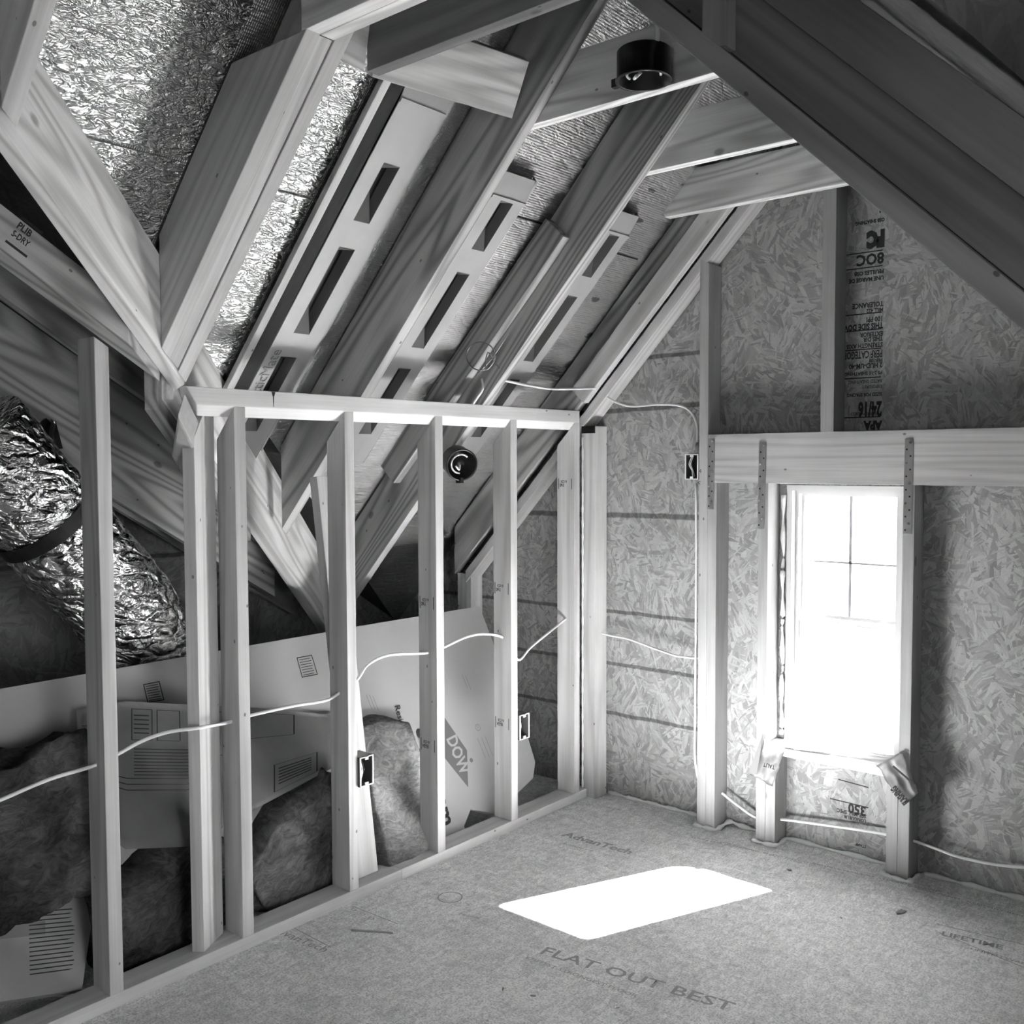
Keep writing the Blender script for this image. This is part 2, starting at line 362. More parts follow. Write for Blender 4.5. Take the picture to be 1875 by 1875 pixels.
# ------------------------------------------------------------------ setting
def struct(o): o['kind'] = 'structure'; return o
bm = bmesh.new(); bxx(bm, -1.25, 3.31, -4.8, 0.0, -.02, 0)
floor = struct(link('floor', mesh_from(bm, 'floor'), M['floor']))
ZD = ZR + DECK/KC
def zdeckR(x): return ZD + T*x
XA = 1.03; ZA = zdeckR(XA)
bm = bmesh.new(); TH = .014
def wallpoly(pts):
    a = [bm.verts.new((x, 0, z)) for x, z in pts]; b = [bm.verts.new((x, TH, z)) for x, z in pts]
    bm.faces.new(a); bm.faces.new(b[::-1]); n = len(pts)
    for i in range(n): bm.faces.new((a[i], b[i], b[(i+1) % n], a[(i+1) % n]))
OX0, OX1, OZ0, OZ1 = .845, 1.268, .372, 1.338
zt = lambda x: ZA - T*abs(x-XA)
wallpoly([(-1.25, 0), (OX0, 0), (OX0, zt(OX0)), (-1.25, zt(-1.25))])
wallpoly([(OX0, 0), (OX1, 0), (OX1, OZ0), (OX0, OZ0)])
wallpoly([(OX0, OZ1), (OX1, OZ1), (OX1, zt(OX1)), (XA, ZA), (OX0, zt(OX0))])
wallpoly([(OX1, 0), (3.31, 0), (3.31, zt(3.31)), (OX1, zt(OX1))])
wall_back = struct(link('wall_back', mesh_from(bm, 'wall_back'), M['osb']))
# roof decks: dormer left and right, main roof around them
ZL = lambda y: 2.06 + .65*(-2.242-y)
YV = lambda x: -2.242 - (ZD + T*x - 2.06)/.65
def slab(name, pts, mat, th=.012):
    n = (V(pts[1])-V(pts[0])).cross(V(pts[2])-V(pts[0])).normalized()
    if n.z < 0: n = -n
    return struct(prism(name, pts, n*th, mat))
slab('ceiling', [(-1.25, 0, zdeckR(-1.25)), (XA, 0, ZA), (XA, YV(XA), ZA), (-1.25, YV(-1.25), zdeckR(-1.25))], M['foil2'])
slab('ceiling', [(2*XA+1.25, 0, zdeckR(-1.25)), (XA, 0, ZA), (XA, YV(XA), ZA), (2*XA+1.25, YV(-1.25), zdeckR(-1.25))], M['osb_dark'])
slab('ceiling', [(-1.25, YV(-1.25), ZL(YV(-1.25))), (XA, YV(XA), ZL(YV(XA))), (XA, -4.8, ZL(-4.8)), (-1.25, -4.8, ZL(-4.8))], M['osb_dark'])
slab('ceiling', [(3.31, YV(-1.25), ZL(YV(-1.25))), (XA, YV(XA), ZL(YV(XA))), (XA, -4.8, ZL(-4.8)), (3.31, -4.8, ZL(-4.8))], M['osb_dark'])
bm = bmesh.new(); x = -1.25
pts = [(x, -4.8, 0), (x, 0, 0), (x, 0, zdeckR(x)), (x, YV(x), zdeckR(x)), (x, -4.8, ZL(-4.8))]
struct(prism('wall_left', pts, (-.014, 0, 0), M['osb_side']))
pts = [(3.31, p[1], p[2]) for p in pts]
struct(prism('wall_right', pts, (.014, 0, 0), M['osb_side']))
bm = bmesh.new()
for q in (((-1.25, 2.4), (0, 3.9)), ((3.31+.0, 3.311), (0, 3.9)), ((2.4, 3.31), (0, 3.9))):
    (a0, a1), (b0, b1) = q; bxx(bm, a0, a1, -4.814, -4.8, b0, b1)
struct(link('wall_front', mesh_from(bm, 'wall_front'), M['osb_side']))
# foil-faced sheets nailed up in the valley bay (top surface of the bay right and left of the triple rafter)
def sheet(name, label, pts, mat):
    c = sum((V(p) for p in pts), V())/len(pts)
    o = prism(name, pts, RN*.004, mat); return tagit(o, label, 'foil sheathing', 'foil faced roof sheets')
D1 = DECK - .006
def rq(x, y): return rp(x, y, D1)
xs = atR(300, 112, DECK).x
def yv(x): return YV(x)+.10
sheet('foil_sheet', 'shiny crinkled foil sheet, lower one in the valley bay under a dark seam', [rq(.10, -2.095), rq(xs, -2.095), rq(xs, yv(xs)), rq(.10, yv(.10))], M['foil'])
sheet('foil_sheet', 'shiny crinkled foil sheet, upper one in the valley bay above the dark seam', [rq(xs+.006, -2.09), rq(1.0, -2.09), rq(1.0, yv(1.0)), rq(xs+.006, yv(xs))], M['foil'])
xs2 = atR(600, 222, DECK).x
sheet('foil_sheet', 'brilliant foil sheet right of the triple rafter, below the cross seam', [rq(-.045, -1.98), rq(xs2, -1.98), rq(xs2, -1.70), rq(-.218, -1.70)], M['foil'])
sheet('foil_sheet', 'brilliant foil sheet right of the triple rafter, above the cross seam', [rq(xs2+.005, -1.98), rq(1.0, -1.98), rq(1.0, -1.70), rq(xs2+.005, -1.70)], M['foil'])

# ------------------------------------------------------------------ knee wall
SW, SDp = .0381, .089
Y7 = -.1556; HP = 1.587; SP = .4064
pl = board('bottom_plate', 'near length of the floor plate under the stud wall, up to the butt joint', (0, -3.6, 0), (0, -1.184, 0), (-SDp, 0, 0), (0, 0, .038), M['plate'], 'plate')
board('bottom_plate', 'far length of the floor plate under the stud wall, from the joint to the corner', (0, -1.182, 0), (0, -.105, 0), (-SDp, 0, 0), (0, 0, .038), M['plate'], 'plate')
sec = [(0, 1.636), (0, HP), (-.030, HP-.031), (-.066, HP+.004), (-.040, 1.636-.001)]
bm = bmesh.new()
l0 = [bm.verts.new((x, -1.969+(1.636-z)*.62, z)) for x, z in sec]; l1 = [bm.verts.new((x, -.156, z)) for x, z in sec]
bm.faces.new(l0); bm.faces.new(l1[::-1])
for i in range(5): bm.faces.new((l0[i], l1[i], l1[(i+1) % 5], l0[(i+1) % 5]))
bmesh.ops.recalc_face_normals(bm, faces=bm.faces)
bmesh.ops.bevel(bm, geom=bm.edges[:], offset=.0018, segments=1, affect='EDGES')
mt = Matrix(((0, 1, 0), (1, 0, 0), (0, 0, -1))).to_4x4(); bmesh.ops.transform(bm, matrix=mt.inverted(), verts=bm.verts)
tp = tagit(link('top_plate', mesh_from(bm, 'top_plate'), M['plate'], None, mt), 'horizontal top plate over the stud wall, cracked near its left end', 'plate')
strips('crack', [[(.0006, -1.690, 1.634), (.0006, -1.676, 1.634), (.0006, -1.680, 1.622), (.0006, -1.686, 1.622)], [(.0006, -1.685, 1.622), (.0006, -1.681, 1.622), (.0006, -1.682, 1.59), (.0006, -1.684, 1.59)]], M['ink'], tp)
names = {0: 'far corner stud of the left wall, beside the gable wall', 1: 'left-wall stud next to the corner, a small outlet box low on its right',
         2: 'left-wall stud standing right of the standing fibreglass batt', 3: 'left-wall stud with the leaning board behind it and an outlet box',
         4: 'left-wall stud close behind the turned corner stud', 5: 'tall stud nearest the camera, rising above the top plate'}
studs = {}
def bars(o, y, z, x0=-.082, x1=-.012, txt='S-DRY HT'):
    """a mill grade stamp on the face towards the room end"""
    yy = y - .0007
    for xx in (x0, x1-.003): strips('stamp_bar', [[(xx, yy, z-.022), (xx+.003, yy, z-.022), (xx+.003, yy, z+.022), (xx, yy, z+.022)]], M['ink'], o)
    lettering('grade_stamp', txt, (x0+.008, yy, z-.012), (1, 0, 0), (0, 0, 1), .018, M['ink'], o, .55, .03)
    lettering('grade_stamp', 'KD19', (x0+.014, yy, z+.004), (1, 0, 0), (0, 0, 1), .016, M['ink'], o, .8, .02)
for k in range(6):
    y1 = Y7 - k*SP
    top = HP
    cB = ((0, 0, HP), V((-T, 0, 1)))
    if k == 5:
        top = 1.78; cB = ((0, y1, 1.722), V((0, .62, 1)))
    o = board('stud', names[k], (0, y1, .038), (0, y1, top), (0, -SW, 0), (-SDp, 0, 0), M['stud'], 'stud', cB=cB, group='studs of the left wall')
    studs[k] = o
for k, z in ((0, 1.335), (1, .94), (2, .93), (1, .415), (2, .42)):
    bars(studs[k], Y7 - k*SP - SW, z, txt='SPF-S' if z > .6 else 'WEYER')
# the turned corner stud
A = V((-.015, -1.939, .038)); U = V((-.044, -1.959, .038)) - A; W = V((-.066, .115, 0)).normalized()*.118
s2 = board('stud', 'turned double stud at the valley corner, set at an angle to the wall', A, A+V((0, 0, 1.5)), U, W, M['stud'], 'stud', cB=((-.02, -1.95, 1.488), V((.65, -.9, .9))), group=None)
# corner post on the gable wall + caulk
cp = board('corner_post', 'flat corner post against the gable wall right of the caulk bead', (-.031, -.1, 0), (-.031, -.1, 1.575), (.070, 0, 0), (0, .085, 0), M['stud'], 'post')
tube('caulk_bead', [(-.004, -.130, z) for z in [i*.04+.05 for i in range(38)]], lambda t: .0042+.0014*math.sin(t*160), M['white'], cp, 6, 2)
strips('metal_cap', [[(-.031, -.1008, 1.545), (.039, -.1008, 1.545), (.039, -.1008, 1.575), (-.031, -.1008, 1.575)]], M['black'], cp)

# ------------------------------------------------------------------ rake plate, valley, nose
z0 = lambda y: 1.757 - .62*(y+2.235)
VD = V((.307, -.469, .321)).normalized(); VN = V((-.469, -.307, 0)).normalized()
P0 = V((.069, -2.072, 1.700))
b0 = board('rake_plate', 'sloping beam with a grade stamp climbing left above the tall stud', (.0, -2.0, z0(-2.0)), (.0, -3.4, z0(-3.4)), (.089, 0, 0), (0, 0, .10), M['rafter'], 'beam', cA=(P0+VN*.044, VN))
for q, s_ in ((atX(8, 400, .09), 'A'),):
    d = V((0, 1, -.62)).normalized(); up = V((0, .62, 1)).normalized(); c = V((.0905, -2.475, z0(-2.475)+.02))
    for h_ in (0, .07): strips('stamp_bar', [[c+up*h_, c+d*.055+up*h_, c+d*.055+up*(h_+.006), c+up*(h_+.006)]], M['ink'], b0)
    lettering('grade_stamp', 'PLIB', c+up*.045+d*.002, d, up, .024, M['ink'], b0, .8, .03)
    lettering('grade_stamp', 'S-DRY', c+up*.022+d*.002, d, up, .022, M['ink'], b0, .7, .03)
pn = P0 - VD*.125
vr = board('valley_rafter', 'grainy valley beam running from the wall corner to the upper left', pn, P0 + VD*1.75, VN*.042, (0, 0, .25), M['tie'], 'rafter', cA=(pn, V((0, 1, 0))))
N0 = V((.0, -1.976, 1.636))
vd2 = V((-.413, -1.407, 1.203))-V((.0, -2.0, 1.636)); vd2.normalize()
board('valley_rafter', 'lower valley beam behind the studs, running down to the eave', V((-.03, -1.99, 1.60)), V((-.03, -1.99, 1.60)) + vd2*1.80, VN*.045, (0, 0, .30), M['tie'], 'rafter')
# stub ply beside it, cut off square
a = V((-.02, -2.01, 1.57))
board('valley_stub', 'short cut-off ply beside the lower valley beam, blunt at its end', a+VN*.03, a+VN*.03+vd2*.80, VN*.04, (0, 0, .16), M['rafter'], 'beam')
nb = board('nose_block', 'chunky slant-ended block hanging where the beams meet at the wall corner', V((.018, -1.985, 1.512)), V((.018, -1.985, 1.512))+V((-.45, .62, -.62)).normalized()*.26, VN*.078, (0, 0, .105), M['cut'], 'block', cA=((.018, -1.99, 1.6), V((-.55, -.8, .25))), bev=.006)
# wing rafters behind the wall
zw = lambda y: 1.309 - .619*(y+1.767)
board('wing_rafter', 'wide grainy rafter crossing behind the studs from the upper left', (-.8, -3.6, zw(-3.6)), (-.8, -1.10, zw(-1.10)), (-.04, 0, 0), (0, 0, .405), M['rafter'], 'rafter')
zv = lambda y: 1.733 - .625*(y+2.07)
board('wing_rafter', 'narrow shadowed rafter seen between the sloping beam and the wide rafter', (-.35, -3.6, zv(-3.6)), (-.35, -1.86, zv(-1.86)), (-.04, 0, 0), (0, 0, .17), M['rafter'], 'rafter')
pw_ = atX(461, 1080, -1.02); zx = lambda y: pw_.z - .619*(y-pw_.y)
board('wing_rafter', 'dim rafter end seen low behind the lower valley beam', (-1.02, -1.9, zx(-1.9)), (-1.02, -.85, zx(-.85)), (-.04, 0, 0), (0, 0, .20), M['rafter'], 'rafter')
board('wing_stud', 'thin dim stud on the far side wall under the wide rafter', (-1.236, -1.56, 0), (-1.236, -1.56, ZL(-1.55)), (0, .038, 0), (.06, 0, 0), M['stud'], 'stud')

# ------------------------------------------------------------------ dormer rafters, left slope
XT = (2.355-ZR)/T
def rafter(lbl, y0, x0, x1, mat='rafter', dep=DECK-.012, wd=SW, z=0, cutlow=None, cuttop=None, cat='rafter', nm='rafter', grp='left slope rafters'):
    return board(nm, lbl, rp(x0, y0, z), rp(x1, y0, z), (0, wd, 0), RN*dep, M[mat], cat, cA=cutlow, cB=cuttop, group=grp)
YT = -2.0891
vert = lambda x: ((x, 0, 0), (1, 0, 0))
tri = empty('triple_rafter', rp(0, YT)); tagit(tri, 'triple rafter of three joined plies rising from the valley corner', 'rafter')
for i, (xa, xb, zz) in enumerate(((.055, XT, 0), (.03, XT-.004, .004), (.0, 1.0, 0))):
    board('ply', None, rp(xa, YT+i*.0385, zz), rp(xb, YT+i*.0385, zz), (0, .0372, 0), RN*(DECK-.012), M['stud'], cA=((.071, -2.072, 0), V((1, .655, 0))), cB=None if i == 2 else ((0, 0, 2.355), (0, 0, 1)), parent=tri)
rafter('dark faced rafter between the wide vent chute and the middle bay', -1.3454, -.46, 1.01, 'rafter', cutlow=((-.43, -1.33, 0), V((1, .62, 0))))
rafter('bright edged rafter with a short cleat nailed to its left face', -.759, -.76, 1.01, 'rafter', cutlow=vert(-.755))
rafter('rafter tight against the gable wall behind the doubled edge boards', -.1, -.78, 1.01, 'rafter', z=.05, dep=DECK-.06, cutlow=vert(-.77))
rafter('narrow board nailed under the gable rafter, stopping above the wall plate', -.140, .02, .55+.45, 'stud', z=.02, dep=.085, nm='rake_board', grp=None)
board('gable_plate', 'sloping plate on the gable studs with its pale underside showing', (-.715, -.1, 1.598-.715*T), (1.0, -.1, 1.598+1.0*T), (0, .088, 0), RN*.038, M['stud'], 'plate', cA=vert(-.70))
board('gable_post', 'very short post under the low end of the gable plate', (-.76, -.09, .70), (-.76, -.09, .905), (.085, 0, 0), (0, .08, 0), M['stud'], 'post')
rafter('jack rafter at the upper left, landing on the valley beam', -2.625, .42, 1.0, 'stud', dep=DECK-.012, cutlow=((.43, -2.60, 0), V((1, .62, 0))))
rafter('next jack rafter further up the valley beam at the edge of view', -3.24, .82, 1.0, 'stud', cutlow=((.83, -3.2, 0), V((1, .62, 0))))
ctl = board('cleat', 'short dressed board nailed on the left face of the bright edged rafter', atY(720, 885, -.80), atY(1032, 433, -.80), (0, .038, 0), RN*.105, M['rafter'], 'cleat')
# right slope rafters
SR = .977
def rr(lbl, yf, x1=2.75, mat='dark', x0=1.05):
    d = V((1, 0, -SR)).normalized(); n = V((SR, 0, 1)).normalized()
    zz = 3.632
    return board('rafter', lbl, (x0, yf, zz-SR*x0), (x1, yf, zz-SR*x1), (0, -SW, 0), n*.20, M[mat], 'rafter', group='right slope rafters')
def rs(nm, lbl, yf, wd, p0, p1, x0=1.05, x1=2.75, mat='dark'):
    d = V((1, 0, -SR)).normalized(); n = V((SR, 0, 1)).normalized(); zz = 3.632
    return board(nm, lbl, V((x0, yf, zz-SR*x0))+n*p0, V((x1, yf, zz-SR*x1))+n*p0, (0, -wd, 0), n*(p1-p0), M[mat], 'rafter', group=None)
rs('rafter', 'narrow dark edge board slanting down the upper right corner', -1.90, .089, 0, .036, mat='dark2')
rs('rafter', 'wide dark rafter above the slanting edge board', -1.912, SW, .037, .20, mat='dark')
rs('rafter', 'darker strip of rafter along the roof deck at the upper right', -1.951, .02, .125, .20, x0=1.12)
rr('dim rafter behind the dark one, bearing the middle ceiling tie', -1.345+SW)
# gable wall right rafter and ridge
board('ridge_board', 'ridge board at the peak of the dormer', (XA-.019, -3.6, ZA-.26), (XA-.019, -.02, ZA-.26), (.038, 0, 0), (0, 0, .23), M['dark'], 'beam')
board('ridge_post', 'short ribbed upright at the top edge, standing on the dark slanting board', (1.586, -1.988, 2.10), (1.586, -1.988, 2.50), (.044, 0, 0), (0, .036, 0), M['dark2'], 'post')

# ------------------------------------------------------------------ ceiling ties
def tie(lbl, y, x0, x1, h=.160, wd=SW, mat='tie', cut=None):
    return board('ceiling_tie', lbl, (x0, y, 2.355), (x1, y, 2.355), (0, wd, 0), (0, 0, h), M[mat], 'ceiling tie', cA=cut, cB=((2*XA-x0-.02, 0, 2.355), V((1, 0, 1))), group=None)
XE = 1.55
t1 = tie('ceiling tie behind the black round light box, second from the gable', -1.3065, .60, XE)
tie('plain ceiling tie between the light box tie and the notched tie', -.7205, .60, XE+.1)
t3 = tie('ceiling tie nearest the gable wall, with an angled cut left end', -.178, .40, XE+.15, cut=((.395, 0, 2.39), V((1, 0, .62))))
board('ceiling_tie', 'back ply of the gable end tie, its square end showing past the angled cut', (.375, -.1395, 2.368), (1.6, -.1395, 2.368), (0, .037, 0), (0, 0, .155), M['tie'], 'ceiling tie')
tie('near ceiling tie above the triple rafter, front ply of two', YT, .67, XE)
tie('near ceiling tie above the triple rafter, back ply of two', YT+.039, .685, XE)
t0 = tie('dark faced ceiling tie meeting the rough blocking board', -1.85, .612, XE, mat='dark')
board('blocking_board', 'pale blocking board with a splintered end below the near ties', (.600, -1.825, 2.352), (.672, -1.385, 2.352), V((-.030, .006, .022)), (.060, 0, .135), M['tie'], 'block')
board('blocking_board', 'short pale block between the triple rafter and the dark faced tie', atZ(622, 111, 2.354), (.604, -1.852, 2.354), V((-.037, .004, .02)), (.03, 0, .14), M['tie'], 'block')
board('lintel_board', 'pale board high at the top edge, left of the doubled tie', (.50, -2.34, 2.52), (.66, -2.10, 2.50), (-.02, .012, .0), (0, 0, .05), M['stud'], 'board')

# ------------------------------------------------------------------ gable wall framing
PX, W1, W2, HZ, GD = .5255, .7742, 1.2573, 1.3446, .1006
G = 'gable wall framing'
def gst(lbl, x, z0_, z1, cB=None, wd=SW, nm='stud', grp=None): return board(nm, lbl, (x, -GD, z0_), (x, -GD, z1), (wd, 0, 0), (0, GD-.002, 0), M['gstud'], 'stud', cB=cB, group=grp)
pa = gst('tall gable stud left of the header, rising to the sloping plate', PX, 0, 2.25, cB=((PX, 0, 2.195), V((-.55, 0, -1))))
gst('short jack stud under the left end of the header', PX+.0385, 0, HZ)
ka = gst('full stud left of the window, joined to the header by a steel strap', W1, 0, HZ)
ca = gst('cripple stud under the left end of the sill', W1+.0385, 0, .345)
cb = gst('cripple stud under the right end of the sill', W2, 0, .352)
kb = gst('full stud right of the window, with a steel strap at its head', W2+.0385, 0, HZ)
hd = board('window_header', 'wide horizontal header beam over the window', (PX+.0385, -GD, HZ), (2.05, -GD, HZ), (0, 0, .184), (0, .076, 0), M['header'], 'beam')
sill = board('window_sill_plate', 'rough sill board under the window opening', (W1+.0385, -GD, .345), (W2+.0385, -GD, .345), (0, 0, .038), (0, .09, 0), M['stud'], 'plate')
gst('upright stud above the middle of the header', 1.006, HZ+.184, 2.78, wd=.048)
gst('stud carrying the right end of the header, out at the edge', 2.012, 0, HZ)
def strap(lbl, u0, v0, u1, v1, wd=.028):
    a = atY(u0, v0, -GD-.0015); b = atY(u1, v1, -GD-.0015)
    o = board('steel_strap', lbl, a+V((-wd/2, 0, 0)), b+V((-wd/2, 0, 0)), (wd, 0, 0), (0, -.0018, 0), M['steel'], 'strap', bev=.0005)
    
    for i in range(14):
        t = (i+.6)/14.2; p = a.lerp(b, t) + V(((-1)**i*wd*.22, -.0030, 0))
        bb = bmesh.new()
        tube_bm(bb, [p, p+V((0, -.0006 if i % 3 else -.003, 0))], .0032 if i % 3 else .0042, 8)
        nm_ = 'nail_hole' if i % 3 else 'nail_head'; link(nm_, mesh_from(bb, nm_), M['ink' if i % 3 else 'nail'], o)
strap('perforated steel strap at the left end of the header', 1303, 803, 1301, 932)
strap('perforated steel strap over the left window stud', 1397, 810, 1393, 968)
strap('perforated steel strap over the right window stud', 1665, 803, 1661, 978)

# ------------------------------------------------------------------ window
win = empty('window_1', (1.056, .02, .38)); win['kind'] = 'structure'
def frame(name, x0, x1, z0_, z1, y0, y1, t, mat, parent):
    bm = bmesh.new()
    bxx(bm, x0, x0+t, y0, y1, z0_, z1); bxx(bm, x1-t, x1, y0, y1, z0_, z1)
    bxx(bm, x0+t, x1-t, y0, y1, z0_, z0_+t); bxx(bm, x0+t, x1-t, y0, y1, z1-t, z1)
    return link(name, mesh_from(bm, name), mat, parent)
frame('window_frame', OX0, OX1, OZ0-.02, OZ1, -.012, .085, .020, M['vinyl'], win)
frame('frame_lip', OX0+.012, OX1-.012, OZ0-.01, OZ1-.012, .02, .085, .020, M['vinyl'], win)
us = frame('upper_sash', OX0+.028, OX1-.028, .846, OZ1-.028, .052, .058, .013, M['vinyl'], win)
ls = frame('lower_sash', OX0+.028, OX1-.028, OZ0-.005, .840, .034, .040, .013, M['vinyl'], win)
bm = bmesh.new(); bxx(bm, 1.0545, 1.0655, .056, .060, .85, OZ1-.035); bxx(bm, OX0+.035, OX1-.035, .056, .060, 1.051, 1.059)
link('muntin', mesh_from(bm, 'muntin'), M['vinyl'], us)
gm, nt, b = newmat('window_glass'); nt.nodes.clear()
o_ = nt.nodes.new('ShaderNodeOutputMaterial'); mx = nt.nodes.new('ShaderNodeMixShader'); tr = nt.nodes.new('ShaderNodeBsdfTransparent'); gl = nt.nodes.new('ShaderNodeBsdfGlossy')
gl.inputs['Roughness'].default_value = .02; tr.inputs[0].default_value = (.93, .93, .93, 1)
mx.inputs[0].default_value = .05; nt.links.new(tr.outputs[0], mx.inputs[1]); nt.links.new(gl.outputs[0], mx.inputs[2]); nt.links.new(mx.outputs[0], o_.inputs[0])
bm = bmesh.new(); bxx(bm, OX0+.032, OX1-.032, .0545, .0555, .85, OZ1-.032); link('glass', mesh_from(bm, 'glass'), gm, us)
bm = bmesh.new(); bxx(bm, OX0+.032, OX1-.032, .0365, .0375, OZ0, .836); link('glass', mesh_from(bm, 'glass'), gm, ls)
# sealant in the gap beside the frame
tube('sealant', [(OX0-.012+random.uniform(-.003, .003), -.012, .40+i*.045) for i in range(21)], lambda t: .007+.003*math.sin(t*40), M['seal'], win, 8, 3, jit=.2)
# flashing wrap at the sill ends
def cloth(name, label, corners, mat, cat, nu=14, nv=14, amp=.006, seed=0, parent=None):
    """a crumpled sheet spanned between four corners, with thickness"""
    c = [V(p) for p in corners]; bm = bmesh.new(); g = []
    nrm = (c[1]-c[0]).cross(c[3]-c[0]).normalized()
    for i in range(nu+1):
        row = []
        for j in range(nv+1):
            u, v_ = i/nu, j/nv
            p = c[0]*(1-u)*(1-v_)+c[1]*u*(1-v_)+c[2]*u*v_+c[3]*(1-u)*v_
            p = p + nrm*(amp*2*noise.noise(V((u*3.1+seed, v_*4.2, seed)))+amp*abs(math.sin(u*9+v_*3+seed)))
            p = p + (c[3]-c[0]).normalized()*amp*noise.noise(V((u*6+seed, v_*2, 3)))
            row.append(bm.verts.new(p))
        g.append(row)
    for i in range(nu):
        for j in range(nv): bm.faces.new((g[i][j], g[i+1][j], g[i+1][j+1], g[i][j+1]))
    bmesh.ops.solidify(bm, geom=bm.faces[:], thickness=.0012)
    o = link(name, mesh_from(bm, name, True), mat, parent)
    if parent is None: tagit(o, label, cat)
    return o
Yf = -GD-.006
fw = cloth('flashing_wrap', 'crumpled flashing membrane folded over the left end of the sill', [atY(1400, 1352, Yf-.01), atY(1374, 1418, Yf-.02), atY(1416, 1440, Yf-.01), atY(1437, 1372, Yf-.002)], M['wrap'], 'membrane', amp=.007, seed=2)
strips('dark_side', [[atY(1397, 1342, Yf-.02), atY(1370, 1417, Yf-.03), atY(1386, 1418, Yf-.032), atY(1396, 1360, Yf-.03)]], M['inkl'], fw)
lettering('printed_lettering', 'TAUT', atY(1419, 1402, Yf-.026), atY(1388, 1393, Yf-.026)-atY(1419, 1402, Yf-.026), (0, 0, -1), .022, M['ink'], fw, .8, .03)
fw = cloth('flashing_wrap', 'crumpled flashing membrane with dark print at the right end of the sill', [atY(1605, 1402, Yf-.006), atY(1655, 1474, Yf-.016), atY(1682, 1452, Yf-.012), atY(1651, 1376, Yf-.006)], M['wrap'], 'membrane', amp=.006, seed=5)
a, b_ = atY(1622, 1418, Yf-.027), atY(1665, 1468, Yf-.03)
lettering('printed_lettering', 'FLASHING', b_, a-b_, (-1, 0, -.6), .034, M['ink'], fw, .42, .06)
a, b_ = atY(1634, 1404, Yf-.026), atY(1676, 1440, Yf-.03)
strips('printed_band', [[a, b_, b_+V((.004, 0, .006)), a+V((.004, 0, .006))]], M['ink'], fw)
cloth('flashing_wrap', 'white membrane laid along the sill below the window', [atY(1436, 1352, -.06), atY(1437, 1372, -.104), atY(1650, 1404, -.104), atY(1645, 1385, -.06)], M['wrap'], 'membrane', 20, 6, .003, 9)

# ------------------------------------------------------------------ vent chutes
def chute(lbl, yc, xt=.545, xb=-.30, pw=.168, yoff=0, text=False):
    root = empty('vent_chute', rp(.1, yc, .15)); tagit(root, lbl, 'vent chute', 'attic vent chutes')
    def P(x, y, o): return rp(x, yc+y, o)
    hw = pw/2; op = .150
    def pan(bm, x0, x1, y0, y1, o0=op, th=.003, o1=None):
        o1 = o0 if o1 is None else o1
        hexa(bm, [P(x0, y0, o0), P(x1, y0, o1), P(x1, y1, o1), P(x0, y1, o0), P(x0, y0, o0+th), P(x1, y0, o1+th), P(x1, y1, o1+th), P(x0, y1, o0+th)])
    slots = [(.357, .486), (.077, .294), (-.20, .013)]
    sw = .030; sc = yoff
    bm = bmesh.new()
    pan(bm, xb, xt-.055, -hw, sc-sw); pan(bm, xb, xt-.055, sc+sw, hw)
    cuts = [xb] + [v for s in sorted(slots) for v in s] + [xt-.055]
    for i in range(0, len(cuts), 2): pan(bm, cuts[i], cuts[i+1], sc-sw, sc+sw)
    pan(bm, xt-.055, xt, -hw, hw, op, .003, op+.012)
    link('face_panel', mesh_from(bm, 'face_panel'), M['baffle'], root)
    bm = bmesh.new()
    pan(bm, xt-.060, xt-.052, -hw, hw, op-.004, .006)
    link('crease_rib', mesh_from(bm, 'crease_rib'), M['baffle'], root)
    bm = bmesh.new()
    for s in (-1, 1):
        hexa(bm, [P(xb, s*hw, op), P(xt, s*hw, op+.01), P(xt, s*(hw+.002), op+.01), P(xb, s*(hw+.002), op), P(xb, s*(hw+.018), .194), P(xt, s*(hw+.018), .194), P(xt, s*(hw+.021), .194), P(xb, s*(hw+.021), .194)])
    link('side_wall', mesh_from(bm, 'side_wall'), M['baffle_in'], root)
    for s in (-1, 1):
        bm = bmesh.new(); pan(bm, xb, xt, s*(hw+.018), s*(hw+.048), .190, .003)
        link('nailing_flange', mesh_from(bm, 'nailing_flange'), M['baffle'], root)
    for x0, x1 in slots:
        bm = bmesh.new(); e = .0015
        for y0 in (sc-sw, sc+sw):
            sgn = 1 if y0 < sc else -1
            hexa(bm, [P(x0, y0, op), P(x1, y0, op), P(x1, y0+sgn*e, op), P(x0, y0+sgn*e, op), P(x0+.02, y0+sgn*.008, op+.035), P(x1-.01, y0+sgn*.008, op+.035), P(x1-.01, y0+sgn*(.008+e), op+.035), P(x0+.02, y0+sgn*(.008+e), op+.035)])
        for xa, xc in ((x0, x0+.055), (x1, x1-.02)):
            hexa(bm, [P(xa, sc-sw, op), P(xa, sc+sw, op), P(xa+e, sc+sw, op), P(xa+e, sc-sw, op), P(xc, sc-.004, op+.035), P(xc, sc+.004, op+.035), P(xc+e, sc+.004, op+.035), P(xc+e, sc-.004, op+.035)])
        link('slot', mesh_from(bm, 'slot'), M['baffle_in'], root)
    bm = bmesh.new(); pan(bm, xb, xt-.01, -hw, hw, op+.037, .001); link('slot_shade', mesh_from(bm, 'slot_shade'), M['black'], root)  # black sheet added for the shade seen through the slots
    if text:
        xdir = RD; ydir = V((0, -1, 0))
        o = P(-.115, -.078+.040, op-.001)
        lettering('embossed_lettering', 'AtticMate', o, xdir, (0, -1, 0), .052, M['ink'], root, 1.02, .0, lift=.0012)
        o2 = P(-.115, -.078+.040, op-.0014)
        lettering('embossed_lettering', 'AtticMate', o2, xdir, (0, -1, 0), .052, M['baffle'], root, 1.02, -.018, lift=.0018)
    return root
chute('widest seen vent chute with embossed lettering, between triple rafter and dark rafter', -1.553, xt=.665, pw=.165, text=True)
chute('middle vent chute with two long slots, left of the cleat', -1.057, pw=.158)
